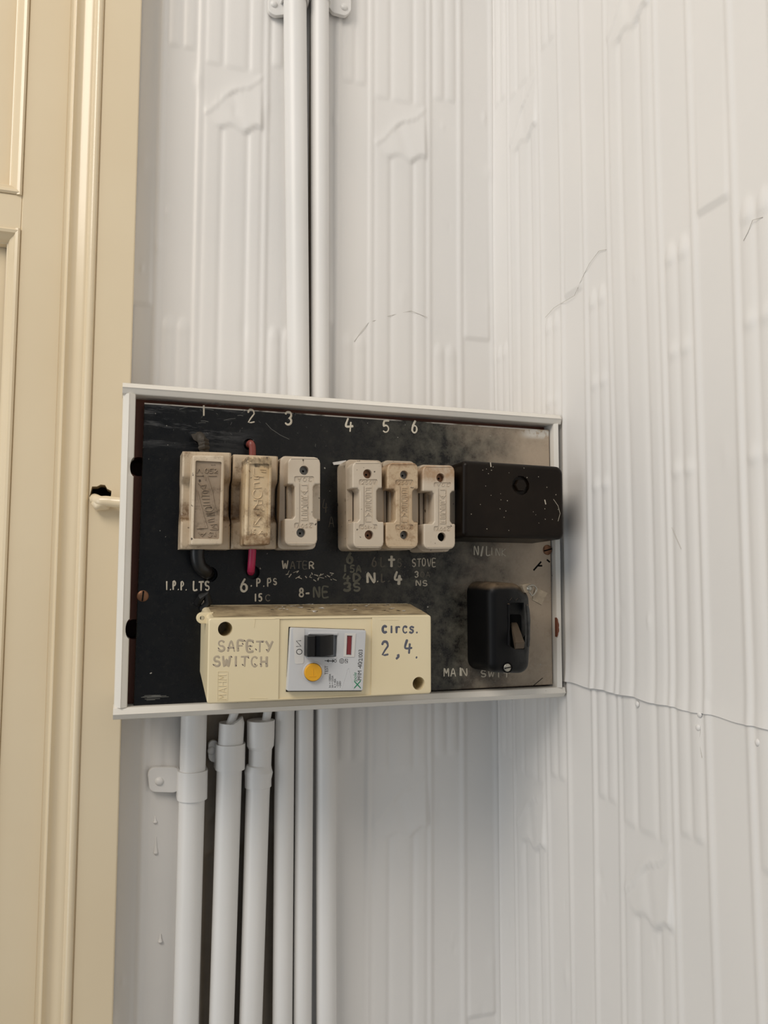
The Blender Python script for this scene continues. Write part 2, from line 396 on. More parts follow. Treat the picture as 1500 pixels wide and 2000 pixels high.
# ------------------------------------------------------------------ pressed-metal walls
SEAM = 0.0105; Q = 0.532
def sstep(a, b, x): t = np.clip((x-a)/(b-a), 0, 1); return t*t*(3-2*t)
def flute(u, a, b, amp, pw=2.0):
    t = (u-(a+b)/2)/((b-a)/2); return amp*np.clip(1-np.abs(t)**pw, 0, None)
def bead(u, c, wd, amp): return amp*np.clip(1-((u-c)/wd)**2, 0, None)
def relief(u, v, per, rs):
    """height of the pressed pattern; u across (metres from a leaf strip's start), v height above the seam"""
    u = np.mod(u, per); v = np.mod(v, Q); h = np.zeros(np.broadcast(u, v).shape)
    L, S, Wd = .050*per/.1346, .0275*per/.1346, .0296*per/.1346
    led = .466; dots = .247; wled = .266
    for c in (0, L, L+S, L+S+Wd, per):
        h = np.maximum(h, bead(u, c, .0030, .0019)+0*v)
    # leaf strip: three flutes
    e = (0.0025, .0165*per/.1346, .0362*per/.1346, L-.0025)
    fl = np.zeros_like(h)
    for a, b in zip(e, e[1:]): fl = np.maximum(fl, flute(u, a, b, .0021, 4)+0*v)
    inleaf = sstep(-.001, .001, u)*(u < L)
    wob = .0022*np.sin(u*330)+.0012*np.sin(u*140+1); zone = sstep(.4085+wob, .4120+wob, v)*(1-sstep(.4555, .4585, v))
    a = (u-.002)/(L-.004); b = (v-.410)/(.047)
    tri = np.where(b < .15+.8*a, 1.0, 0.0)
    fold = .0042*np.clip(.95-np.abs(b-(.15+.8*a))*1.5, 0, 1)*(.55+.45*np.cos(9*(a+b)))*0+0
    d1 = b-(.15+.8*a)
    d1 = d1+.05*np.sin(9*a+.5)
    lf = np.where(d1 < 0, .0016+.0038*np.clip(-d1*1.25, 0, 1)-.0010*np.exp(-((a-.62+.25*b)/.10)**2), .0008+.0026*np.exp(-d1*8))
    lf = lf*sstep(0, .05, a)*(1-sstep(.95, 1.0, a))
    h = np.maximum(h, inleaf*(fl*(1-zone)+zone*lf))
    # side bands: twin flutes between the knobs and the ledge, flat between ledge and knobs
    for s0 in (L, L+S+Wd):
        ins = (u > s0+.002) & (u < s0+S-.002)
        m_ = s0+S/2
        tw = np.maximum(flute(u, s0+.0035, m_-.0003, .0017, 2.5), flute(u, m_+.0003, s0+S-.0035, .0017, 2.5))+0*v
        flat = sstep(dots-.0005, dots+.0025, v)*(1-sstep(led-.0012, led+.0012, v))
        kn = np.zeros_like(h)
        for zc in (dots, .193, .126):
            for uc in (s0+S*.31, s0+S*.69):
                vv = v-zc-.002
                kn = np.maximum(kn, (.0030 if rs > 4 else .0022)*np.clip(1-((u-uc)/.0052)**2-(np.where(vv > 0, vv/.012, vv/.0038))**2, 0, None))
        h = np.where(ins, np.maximum(tw*(1-flat)+flat*.0002, kn), h)
    # wide band: broad plate with a lip that fades upwards
    w0 = L+S; ins = (u > w0+.003) & (u < w0+Wd-.003)
    lip = .0021*sstep(wled-.001, wled+.001, v)*np.exp(-np.clip(v-wled, 0, None)*16)
    h = np.where(ins, lip*sstep(w0+.003, w0+.0045, u)*(1-sstep(w0+Wd-.0045, w0+Wd-.003, u))+0*v, h)
    return h*.66
def dents(U, V, seed, n):
    r = np.random.RandomState(seed); h = np.zeros(np.broadcast(U, V).shape)
    for i in range(n):
        cu, cv = r.uniform(U.min(), U.max()), r.uniform(V.min(), V.max()); s = r.uniform(.0012, .0035); a = r.uniform(-.0006, .0008)
        h += a*np.exp(-((U-cu)/s)**2-((V-cv)/(s*r.uniform(.8, 3)))**2)
    return h
def sheet(name, axis, a0, a1, z0, z1, off, per, parent, mat, seed, da=.00078, dz=.0021, lap=0, flip=1):
    na = int((a1-a0)/da)+1; nz = int((z1-z0)/dz)+1
    A = np.linspace(a0, a1, na)[None, :]; Z = np.linspace(z0, z1, nz)[:, None]
    H = relief(A-off, Z-SEAM, per, seed)
    k = np.array([1, 2, 3, 2, 1])/9; Hp = np.pad(H, ((0, 0), (2, 2)), 'edge'); H = sum(k[i]*Hp[:, i:i+na] for i in range(5))
    H = H+dents(A+0*Z, Z+0*A, seed, 60)
    H = H+.0007*np.sin(A*31+seed)*np.sin(Z*13+1.3*seed)
    if lap:   # upper sheet laps over the lower one: its bottom edge stands proud and waves a little
        H = H+lap*np.exp(-(Z-z0)/.012)
        Z = Z+.0004*np.exp(-(Z-z0)/.004)*(np.sin(A*190+seed)+.6*np.sin(A*83))
    AA, ZZ = np.broadcast_arrays(A, Z)
    co = np.zeros((nz, na, 3)); co[..., 2] = ZZ
    if axis == 'x': co[..., 0] = AA; co[..., 1] = WALL-H
    else: co[..., 0] = XC-H; co[..., 1] = WALL-AA
    me = bpy.data.meshes.new(name); me.vertices.add(na*nz); me.vertices.foreach_set('co', co.reshape(-1))
    idx = np.arange(na*nz).reshape(nz, na)
    q = np.stack([idx[:-1, :-1], idx[:-1, 1:], idx[1:, 1:], idx[1:, :-1]], -1).reshape(-1, 4)
    nf = len(q); me.loops.add(nf*4); me.polygons.add(nf)
    me.loops.foreach_set('vertex_index', q.reshape(-1)); me.polygons.foreach_set('loop_start', np.arange(nf)*4)
    me.update(calc_edges=True); me.polygons.foreach_set('use_smooth', np.ones(nf, bool))
    me.materials.append(MATS[mat]); o = bpy.data.objects.new(name, me); COL.objects.link(o); o.parent = parent
    return o
bm = bmesh.new(); box(bm, -1.6, XC+.10, WALL+.004, WALL+.10, -1.35, 1.3)
wb = struct(obj('wall_back', bm, 'plaster'), 'white painted pressed-metal wall behind the fuse board', 'wall')
bm = bmesh.new(); box(bm, XC+.004, XC+.10, -2.4, WALL+.004, -1.35, 1.3)
wr = struct(obj('wall_right', bm, 'plaster'), 'white painted pressed-metal wall at right angles beside the board', 'wall')
LO = .049
sheet('pressed_metal_sheet', 'x', -.012, XC+.002, SEAM, .62, LO, .1346, wb, 'back_wall_paint', 3, lap=.0012)
sheet('pressed_metal_sheet', 'x', -.012, XC+.002, -.50, SEAM+.004, LO, .1346, wb, 'back_wall_paint', 4)
sheet('pressed_metal_sheet', 'y', 0, .70, SEAM, .62, .0275, .1360, wr, 'wall_paint', 5, lap=.0014)
sheet('pressed_metal_sheet', 'y', 0, .70, -.50, SEAM+.004, .0275, .1360, wr, 'wall_paint', 6)
def outer_wall(parent, boxes):
    for b in boxes:
        bm = bmesh.new(); box(bm, *b); obj('wall_board', bm, 'wall_paint', parent)
outer_wall(wb, [(-.012, XC+.002, WALL-.001, WALL+.004, .62, 1.3), (-.012, XC+.002, WALL-.001, WALL+.004, -1.35, -.50)])
outer_wall(wr, [(XC-.001, XC+.004, -2.4, WALL-.70, -1.35, 1.3), (XC-.001, XC+.004, WALL-.70, WALL-.001, .62, 1.3), (XC-.001, XC+.004, WALL-.70, WALL-.001, -1.35, -.50)])
bm = bmesh.new(); box(bm, -1.6, XC+.10, -2.4, WALL+.1, -1.40, -1.35)
struct(obj('floor', bm, 'floor_boards'), 'brown floor far below the board', 'floor')
# nails along the seam of the right wall
for px, py in ((1248, 1375), (1367, 1421), (1484, 1450), (1370, 1395)):
    q = PX(px, py, XC); bm = bmesh.new(); dome(bm, (0, 0, 0), .0018, .0009, 10, 3)
    bmesh.ops.rotate(bm, verts=bm.verts[:], cent=(0, 0, 0), matrix=Matrix.Rotation(-math.pi/2, 3, 'Z'))
    bmesh.ops.translate(bm, verts=bm.verts[:], vec=(XC-.0012, q.y, q.z)); obj('nail_head', bm, 'wall_paint', wr)

# ------------------------------------------------------------------ door and architrave
AF = WALL-.025            # architrave face
def ax(px, py=1000, Y=AF): return P(px, py, Y)[0]
Z0, Z1 = -1.35, 1.2
def sweep(prof, z0, z1):
    bm = bmesh.new(); a = [bm.verts.new((x, y, z0)) for x, y in prof]; b = [bm.verts.new((x, y, z1)) for x, y in prof]
    bridge(bm, a, b); bm.faces.new(a); bm.faces.new(list(reversed(b))); return bm
xr = ax(249); xg = ax(174); xh = ax(154); xe = ax(115); xs = ax(100)
tr = bpy.data.objects.new('trim_1', None); COL.objects.link(tr); tr.location = (xr, AF, Z0)
struct(tr, 'cream gloss painted timber door architrave with moulded roll', 'trim')
hole_c = P(196, 966, AF)
hole = [(hole_c[0]+r_*.0068*math.cos(a_), hole_c[1]+r_*.0066*math.sin(a_)) for a_, r_ in ((i*math.pi/8, 1+.13*math.sin(i*2.3)) for i in range(16))]
def board_part(bm, za, zb, holes):     # length of the flat board, right edge eased
    pr = [(xg, WALL-.001), (xg, AF), (xr-.0012, AF), (xr-.0004, AF+.0004), (xr, AF+.0012), (xr, WALL-.001)]
    a = [bm.verts.new((x, y, za)) for x, y in pr]; b = [bm.verts.new((x, y, zb)) for x, y in pr]
    for i in range(len(pr)-1):
        if i == 1 and holes: continue
        bm.faces.new((a[i], a[i+1], b[i+1], b[i]))
    if holes:
        hv = loop(bm, hole, AF); fill(bm, [[a[1], a[2], b[2], b[1]], hv]); hb = loop(bm, hole, AF+.018); bridge(bm, hv, hb); fill(bm, [hb])
bm = bmesh.new(); hz = hole_c[1]
board_part(bm, Z0, hz-.02, 0); board_part(bm, hz-.02, hz+.02, 1); board_part(bm, hz+.02, Z1, 0)
bmesh.ops.remove_doubles(bm, verts=bm.verts[:], dist=1e-6)
obj('architrave_board', bm, 'cream_gloss', tr)
bm = bmesh.new(); slab(bm, offset(hole, -.0000), AF+.0175, AF+.0195); obj('cable_hole', bm, 'void_black', tr)
prof = [(xg+.0002, WALL-.001), (xg+.0002, AF+.0006), (xg-.0006, AF+.0009)]
rr = (xg-xh)/2-.0003; rc = (xg+xh)/2-.0005
for i in range(13):
    a_ = math.pi*i/12; prof.append((rc+rr*math.cos(a_), AF+.0010+.0012*(i/12)-.0034*math.sin(a_)))
hw = xh-.0008-xe
for i in range(13):      # shallow hollow, then the splayed inner edge falling to the door
    t = i/12; prof.append((xh-.0008-hw*t, AF+.0030+.0026*math.sin(math.pi*t**1.6)-.0012*t))
prof += [(xe-.0006, AF+.0019), (xs, AF+.0105), (xs, WALL-.001)]
obj('architrave_moulding', sweep(prof, Z0, Z1), 'cream_gloss', tr)
# door: hung behind the moulding
DF = AF+.0100
d = bpy.data.objects.new('door_1', None); COL.objects.link(d); d.location = (ax(70), DF, Z0)
struct(d, 'cream gloss panelled door at the left edge', 'door')
xl = P(30, 700, DF)[0]; xst = xs+.0004
def rounded_post(x0, x1, yf, yb, z0, z1, r=.0006):
    pr = [(x0, yb), (x0, yf+.0008), (x0+.0008, yf)]
    for i in range(7):
        a_ = math.pi/2*i/6; pr.append((x1-r+r*math.sin(a_), yf+r-r*math.cos(a_)))
    pr.append((x1, yb)); return sweep(pr, z0, z1)
obj('stile', rounded_post(xl, xst, DF, DF+.03, Z0, Z1), 'cream_gloss', d)
zr1, zr0 = P(20, 378, DF)[1], P(20, 446, DF)[1]
XD = -.62
bm = bmesh.new(); slab(bm, [(XD, zr0), (xl, zr0), (xl, zr1), (XD, zr1)], DF+.0001, DF+.03, .0006, 2); obj('rail', bm, 'cream_gloss', d)
bm = bmesh.new(); slab(bm, [(XD, zr1), (xl, zr1), (xl, Z1), (XD, Z1)], DF+.011, DF+.022); obj('panel', bm, 'cream_gloss', d)
bm = bmesh.new(); slab(bm, [(XD, Z0), (xl, Z0), (xl, zr0), (XD, zr0)], DF+.012, DF+.022); obj('panel', bm, 'cream_gloss', d)
mw = .0095
mp = [(0, .011), (0, -.0008), (.0012, -.0018), (.003, -.0012), (.0042, .001), (.0068, .0028), (.0082, .0060), (.0088, .0062), (.0095, .011)]
bm = sweep([(xl-a, DF+b) for a, b in mp], zr1-.0003, Z1); obj('panel_moulding', bm, 'cream_gloss', d)
bm = sweep([(xl-a, DF+b) for a, b in mp], Z0, zr0+.0003); obj('panel_moulding', bm, 'cream_gloss', d)
def hmould(zb, s, x0, x1):
    bm = bmesh.new(); A_ = [bm.verts.new((x0, DF+b, zb+s*a)) for a, b in mp]; B_ = [bm.verts.new((x1-a, DF+b, zb+s*a)) for a, b in mp]
    bridge(bm, A_, B_); bm.faces.new(A_); bm.faces.new(list(reversed(B_))); return bm
obj('panel_moulding', hmould(zr1, 1, XD, xl), 'cream_gloss', d)
obj('panel_moulding', hmould(zr0, -1, XD, xl), 'cream_gloss', d)

# ------------------------------------------------------------------ conduits
def pipe(name, label, pts, Yc, mat='pipe_paint', group=None, closed=True, n=24):
    """pts: (px centre, py, px width)"""
    bm = bmesh.new(); path = []; rad = []
    for x, y, wd in pts:
        q = P3(x, y, Yc); path.append(q); rad.append(wd*.5*scale_at(x, y, Yc))
    if pts[-1][1] > 2000:      # runs on down to the floor
        path.append(Vector((path[-1].x, path[-1].y, -1.349))); rad.append(rad[-1])
    if pts[0][1] < 0:          # and up out of the picture
        path.insert(0, Vector((path[0].x, path[0].y, 1.29))); rad.insert(0, rad[0])
    tube(bm, path, rad, n); o = obj(name, bm, mat, smooth=24); tag(o, label, 'conduit', group); return o
YW = WALL-.003
pu1 = pipe('conduit', 'thicker white conduit rising above the board, left of a pair', [(574, -420, 44.5), (576, 0, 44.5), (583, 770, 42.5), (586, 1000, 42)], YW-.0085)
pu2 = pipe('conduit', 'thinner white conduit rising above the board, right of a pair', [(624.5, -420, 35), (624.5, 0, 35), (625, 770, 34), (625, 1000, 34)], YW-.0068)
gl = 'white conduits below the board'
p1 = pipe('conduit', 'leftmost white conduit below the board, held by a screwed saddle', [(381, 1340, 51), (379, 1400, 51), (363, 2000, 50), (350, 2500, 50)], YW-.0098, group=gl)
p2 = pipe('conduit', 'second white conduit from the left below the board, open top with thin cable', [(452.5, 1411, 48), (452.6, 1411.2, 49.5), (448, 1500, 49.5), (432.5, 2000, 49), (420, 2500, 48)], YW-.0094, group=gl)
p3 = pipe('conduit', 'third white conduit below the board, with bell-mouthed socket at its top',
          [(509.5, 1406, 51), (509.5, 1406.3, 54), (509, 1440, 53.5), (508.5, 1456, 52.5), (508.5, 1463, 45), (507.5, 1493, 44.5), (506, 1497, 50), (505, 1507, 55.5), (504.5, 1517, 52.5), (504, 1522, 51.5), (504, 1536, 51.5), (504, 1537, 46.5), (503, 1560, 46.5), (489.5, 2000, 45), (477, 2500, 45)], YW-.0088, group=gl)
p4 = pipe('conduit', 'fourth white conduit from the left below the board', [(557, 1340, 38), (556, 1400, 38), (551.5, 2000, 38.5), (548, 2500, 38.5)], YW-.0072, group=gl)
p5 = pipe('conduit', 'fifth white conduit below the board, thinnest of the six', [(595, 1340, 35), (594.5, 1400, 35), (590.5, 2000, 35.5), (587, 2500, 35)], YW-.0068, group=gl)
p6 = pipe('conduit', 'rightmost white conduit below the board', [(636, 1340, 37.5), (636, 1400, 37.5), (637.5, 2000, 38.5), (639, 2500, 38.5)], YW-.0072, group=gl)
def saddle(label, bands, tabs, Yb, y0, y1, th=.0013):
    """bands: (px, width, Yc); tabs: polygons in px + screw px"""
    c = P3(bands[0][0], (y0+y1)/2, Yb); t = thing('pipe_saddle', label, 'pipe clip', c)
    for (x, wd, Yc) in bands:
        bm = bmesh.new(); sc = scale_at(x, y0, Yc); r = wd*.5*sc+th; cx, _ = P(x, (y0+y1)/2, Yc); zt = P(x, y0, Yc)[1]; zb = P(x, y1, Yc)[1]
        prof = []
        for i in range(25): a_ = math.pi*i/24; prof.append((cx+r*math.cos(a_), Yc-r*math.sin(a_)))
        prof = [(cx+r, YW+.002)]+prof+[(cx-r, YW+.002)]
        inn = [(cx+(a-cx)*(1-th/r), Yc+(b-Yc)*(1-th/r)) if b < Yc else (cx+(a-cx)*(1-th/r), b) for a, b in prof]
        bm2 = sweep(prof+inn[::-1], zb, zt); bmesh.ops.bevel(bm2, geom=[e for e in bm2.edges if abs((e.verts[0].co-e.verts[1].co).z) < 1e-6], offset=.0004, segments=2, affect='EDGES') if False else None
        bm.free(); obj('strap', bm2, 'pipe_paint', t)
    for poly, scr in tabs:
        bm = bmesh.new(); slab(bm, rpoly(pp(poly, Yb), .0045, 4), Yb, Yb+.0035, .0006, 2); tb = obj('tab', bm, 'pipe_paint', t)
        bm = bmesh.new(); q = P3(scr[0], scr[1], Yb); dome(bm, q, .0029, .0017, 14, 4); obj('screw', bm, 'pipe_paint', t)
    return t
saddle('white saddle screwed to the wall around the leftmost lower conduit', [(376, 51, YW-.0098)], [([(287, 1499), (352, 1499), (352, 1549), (292, 1547)], (311, 1526))], YW-.003, 1504, 1560)
saddle('white collar clip around the second lower conduit', [(450, 50, YW-.0094)], [([(407, 1446), (428, 1446), (428, 1490), (407, 1488)], (413, 1466))], YW-.004, 1452, 1502)
saddle('white double saddle with rounded tabs over the pair of upper conduits', [(577, 45, YW-.0085), (624.5, 35, YW-.0068)],
       [([(524, -60), (560, -60), (560, 28), (537, 30), (524, 22)], (535, 8)), ([(640, -60), (686, -60), (686, 20), (676, 31), (650, 24), (640, 10)], (672, 14))], YW-.003, -70, 4)
# thin white cables out of the two open conduits
for (a, b, lab) in (((446, 1430), (470, 1360), 'thin white cable leaving the second lower conduit'), ((518, 1430), (530, 1360), 'thin white cable leaving the bell-mouthed third conduit')):
    bm = bmesh.new(); tube(bm, smooth_path([P3(a[0], a[1]+60, YW-.009), P3(a[0], a[1], YW-.009), P3((a[0]+b[0])/2-3, 1400, YW-.010), P3(b[0], b[1], YW-.014)]), .0031, 10); tag(obj('cable', bm, 'pipe_paint'), lab, 'cable')
# dried paint runs below the saddle
for k, (px, py, hgt) in enumerate(((303, 1605, .004), (304, 1665, .011), (313, 1838, .005))):
    q = P3(px, py, WALL); bm = bmesh.new(); tube(bm, [q+Vector((0, -.0006, hgt)), q+Vector((0, -.0007, hgt*.4)), q+Vector((0, -.0008, 0)), q+Vector((0, -.0006, -.0016))], [.0004, .0008, .0016, .0004], 8); obj('paint_run', bm, 'wall_paint', wb)

# hairline cracks in the paint
bm = bmesh.new(); tube(bm, [P3(x, y, WALL-.0012) for x, y in ((692, 667), (704, 650), (720, 630), (738, 624), (760, 617), (782, 612), (803, 607), (820, 614), (835, 620))], .00016, 6); obj('paint_crack', bm, 'crack', wb)
for pl in (((1065, 620), (1082, 601), (1100, 590), (1122, 577), (1136, 545), (1151, 515), (1170, 490), (1185, 487)), ((1452, 470), (1460, 455), (1470, 430), (1490, 424)), ((1312, 1030), (1318, 1045), (1330, 1072)), ((1368, 1425), (1366, 1450), (1371, 1480))):
    bm = bmesh.new(); tube(bm, [PX(x, y, XC-.0011) for x, y in pl], .00013, 6); obj('paint_crack', bm, 'crack', wr)

# ------------------------------------------------------------------ the board
W_, H_ = .29, .1942
sb = thing('switchboard', 'black electrical panel in a white painted timber frame', 'switchboard', (W_/2, 0, 0))
BX0, BX1, BZ0, BZ1 = .0040, W_-.0035, .005, H_-.005
YB0, YB1 = .0145, AF-.0008
# the box behind: four boards, painted outside, bare brown where the gap shows the front edge
hl = [P(264, 911, .0145), P(249, 1229, .0145)]
for nm, (x0, x1, z0, z1) in {'l': (BX0, BX0+.0225, BZ0, BZ1), 'r': (BX1-.016, BX1, BZ0, BZ1), 't': (BX0+.0225, BX1-.016, BZ1-.014, BZ1), 'b': (BX0+.0225, BX1-.016, BZ0, BZ0+.012)}.items():
    bm = bmesh.new(); hs = []
    if nm == 'l': hs = [(circle((BX0+.0064, c_[1]), .0058, 18), .025, True) for c_ in hl]
    slab(bm, [(x0, z0), (x1, z0), (x1, z1), (x0, z1)], YB0, YB1, holes=hs); obj('box_side', bm, 'brown_timber', sb)
bm = bmesh.new(); slab(bm, [(BX0+.001, BZ0+.001), (BX1-.001, BZ0+.001), (BX1-.001, BZ1-.001), (BX0+.001, BZ1-.001)], YB1-.004, YB1-.0005); obj('box_back', bm, 'brown_timber', sb)
for b_ in ((BX0-.0007, BX0, YB0, YB1, BZ0-.0007, BZ1+.0007), (BX0, BX1, YB0, YB1, BZ1, BZ1+.0007), (BX0, BX1, YB0, YB1, BZ0-.0007, BZ0)):
    bm = bmesh.new(); box(bm, *b_); obj('painted_face', bm, 'frame_paint', sb)
# frame rails
def rail_prof(wd): return [(0, .0145), (0, .0042), (.0006, .0030), (wd*.40, .0008), (wd*.48, 0), (wd*.56, .0006), (wd-.0006, .0014), (wd, .0022), (wd, .0145)]
def rail(name, a, b, axis, base, s, wd):
    bm = bmesh.new(); A_, B_ = [], []
    for u, y in rail_prof(wd):
        if axis == 'x': A_.append(bm.verts.new((a, y, base+s*u))); B_.append(bm.verts.new((b, y, base+s*u)))
        else: A_.append(bm.verts.new((base+s*u, y, a))); B_.append(bm.verts.new((base+s*u, y, b)))
    bridge(bm, A_, B_); bm.faces.new(A_); bm.faces.new(list(reversed(B_)))
    return obj(name, bm, 'frame_paint', sb, smooth=50)
TW = .0072
def trapezoid_rail(zl0, zr0, s, wd): pass
rail('frame_rail', 0, W_, 'x', H_, -1, TW)
rail('frame_rail', 0, W_, 'x', 0, 1, TW*.98)
def notched_rail(base, s, wd, notches, depth, rn=.0055):
    zs = list(np.linspace(TW-.0003, H_-TW+.0003, 12))
    for zc in notches: zs += [zc-rn*1.001]+[zc+rn*math.sin(math.radians(a)) for a in range(-90, 91, 10)]+[zc+rn*1.001]
    zs = sorted(zs); bm = bmesh.new(); rings = []
    for z in zs:
        cut = 0
        for zc in notches:
            k = abs(z-zc)/rn
            if k <= 1: cut = depth*math.sqrt(max(0, 1-k*k))
        pr = rail_prof(wd); pr = [(min(u, wd-cut), y) for u, y in pr]
        rings.append([bm.verts.new((base+s*u, y, z)) for u, y in pr])
    for a, b in zip(rings, rings[1:]): bridge(bm, a, b)
    bm.faces.new(rings[0]); bm.faces.new(list(reversed(rings[-1]))); return obj('frame_rail', bm, 'frame_paint', sb, smooth=50)
notched_rail(.0003, 1, .0073, [P(264, 911, 0)[1], P(249, 1229, 0)[1]], .0022)
notched_rail(W_-.0005, -1, .0052, [], 0)
q = P(1091, 1225, .0015); chip = [(W_-.0052-.0004+.0016*math.sin(math.pi*i/10)**.8*(1+.2*math.sin(i*2.1)), q[1]+.0065-.013*i/10) for i in range(11)]
bm = bmesh.new(); slab(bm, chip+[(W_-.0058, chip[-1][1]), (W_-.0058, chip[0][1])], .0009, .0035); obj('bare_chip', bm, 'brown_timber', sb)
# panel
pan_o = [P(275, 769, PAN), P(1088, 826, PAN), P(1087, 1352, PAN), P(253, 1381, PAN)]
pxl = (pan_o[0][0]+pan_o[3][0])/2
pan_poly = [(pan_o[3][0]+.0022, pan_o[3][1]+.0004), (W_-.0066, TW+.0012), (W_-.0066, H_-TW-.0034), (pan_o[0][0]+.0022, H_-TW-.0034)]
def hc(px, py, r): return circle(P(px, py, PAN), r, 16)
holes = [(hc(487, 868, .0036), .02, True), (hc(494, 1118, .0042), .02, True), (hc(392, 858, .0034), .02, True), (hc(410, 1122, .0046), .02, True)]
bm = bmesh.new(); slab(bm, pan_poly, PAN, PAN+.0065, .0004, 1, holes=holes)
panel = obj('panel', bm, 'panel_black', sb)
def screw(px, py, Y, r, mat, parent, slot=30, name='screw'):
    c = P3(px, py, Y); bm = bmesh.new(); dome(bm, (c.x, c.y+.0001, c.z), r, r*.30, 18, 4); s = obj(name, bm, mat, parent)
    bm = bmesh.new(); dx = Vector((math.cos(math.radians(slot)), 0, math.sin(math.radians(slot))))*r*.86; up_ = Vector((0, -r*.26, 0))
    tube(bm, [c-dx+up_*.75, c+up_, c+dx+up_*.75], r*.13, 6); 
    o = obj('slot', bm, 'void_black', s if parent.parent is None else parent)
screw(279, 1164, PAN, .0034, 'brass_screw', sb, 85)
screw(1069, 1074, PAN, .0036, 'brass_screw', sb, 15)
# writing on the panel
def lettering(items, mat, parent=panel, name='lettering', Y=PAN):
    for it in items:
        bm = bmesh.new(); it = dict(it); it.setdefault('Y', Y); write(bm, **it)
        o = obj(name, bm, mat, parent, smooth=60); o['kind'] = 'stuff'
I = lambda text, x, y, wd, h, wpx=2.6, **k: dict(text=text, x=x, y=y, wd=wd, h=h, wpx=wpx, **k)
lettering([I('1', 391, 793, 17, 19, 4.0), I('2', 482, 799, 18, 25, 3.6), I('3', 555, 805, 18, 25, 3.4)], 'chalk')
lettering([I('4', 673, 818, 21, 25, 3.6), I('5', 745, 822, 18, 22, 3.2), I('6', 802, 823, 17, 23, 3.4)], 'chalk_bright')
lettering([I('I.P.P.', 322, 1136, 46, 16, 2.6, jit=.03), I('LTS', 376, 1136, 35, 17, 3.2), I('6', 383, 1160, 18, 19, 3.8), I('P.P', 500, 1131, 32, 15, 2.8), I("'S", 524, 1130, 18, 12, 2.4),
           I('15', 495, 1160, 18, 14, 2.8), I('8-', 583, 1150, 24, 16, 3.0), I('W', 551, 1095, 14, 15, 3.0), I('R', 602, 1098, 14, 13, 3.0), I('STOVE', 804, 1091, 49, 15, 1.9), I('3', 810, 1116, 9, 11, 2.2), I('NS', 811, 1134, 26, 10, 2.0)], 'chalk')
lettering([I('6', 466, 1131, 21, 24, 5.0), I('.', 486, 1133, 10, 12, 3.5), I('t', 756, 1087, 17, 20, 4.4), I('N', 715, 1120, 21, 18, 4.6), I('.', 734, 1118, 8, 18, 3), I('4', 768, 1117, 20, 24, 4.8)], 'chalk_bright')
lettering([I('6', 724, 1089, 14, 18, 2.6), I('L', 742, 1089, 13, 17, 2.2), I('S.', 775, 1091, 22, 16, 2.4), I('L.', 744, 1121, 22, 15, 2.4), I('ATE', 565, 1097, 38, 14, 1.7), I('C', 516, 1162, 14, 12, 2.2), I('OA', 820, 1117, 22, 10, 1.8), I('A', 641, 1009, 14, 20, 1.8), I('4', 628, 975, 14, 26, 1.8)], 'chalk_faint')
lettering([I('6', 674, 1080, 18, 20, 5.0), I('15A', 669, 1104, 38, 13, 3.6), I('4D', 667, 1121, 40, 14, 4.0), I('3S', 669, 1139, 38, 15, 4.2), I('NE', 610, 1147, 34, 20, 4.0)], 'chalk_grey')
bm = bmesh.new(); 
for k in range(26):
    x0 = random.uniform(558, 655); y0 = 1122+random.uniform(-4, 12); strokes(bm, [[(x0, y0), (x0+random.uniform(2, 9), y0+random.uniform(-8, 4))]], PAN, random.uniform(.8, 1.8), .00008, (600, 1128))
obj('lettering', bm, 'chalk', panel)
lettering([I('N/L', 924, 1066, 36, 17, 2.6, slope=.06), I('MAI', 866, 1305, 40, 15, 2.6)], 'chalk_bright')
lettering([I('INK', 955, 1070, 36, 14, 2.0, slope=.06), I('N', 899, 1306, 16, 14, 2.0), I('SWI', 938, 1309, 44, 13, 2.4), I('T', 982, 1314, 16, 9, 1.8)], 'chalk')
# scratches and dark scrawl
bm = bmesh.new()
for k in range(12):
    x0, y0 = random.uniform(278, 480), random.gauss(800, 22); L_ = random.uniform(4, 26); a_ = random.uniform(-.5, .15)
    if 772+.07*(x0-275) < y0 < 850: strokes(bm, [[(x0, y0), (x0+L_*.5, y0+L_*.5*a_-.8), (x0+L_, y0+L_*a_)]], PAN, random.uniform(.5, 1.3), .00005, (400, 800))
for k in range(24):
    x0, y0 = random.uniform(300, 640), random.uniform(790, 880); strokes(bm, [[(x0, y0), (x0+random.uniform(-3, 4), y0+random.uniform(1, 6))]], PAN, random.uniform(.4, .8), .00005, (500, 830))
for k in range(12):
    y0 = 1365+random.uniform(-8, 3); x0 = random.uniform(272, 300); strokes(bm, [[(x0, y0), (x0+random.uniform(10, 40), y0-1)]], PAN, 1.2, .00005, (300, 1370))
strokes(bm, [[(519, 826), (530, 838), (548, 850), (565, 858)]], PAN, 1, .00005, (540, 840))
obj('scratches', bm, 'scratch', panel)
bm = bmesh.new(); strokes(bm, [[(1042, 1114), (1050, 1105), (1057, 1097)], [(1050, 1105), (1059, 1105)], [(1068, 1093), (1074, 1098)]], PAN, 3, .0001, (1050, 1105)); strokes(bm, [[(1042, 1339), (1060, 1324)]], PAN, 1.2, .0001, (1050, 1330))
obj('scrawl', bm, 'void_black', panel)

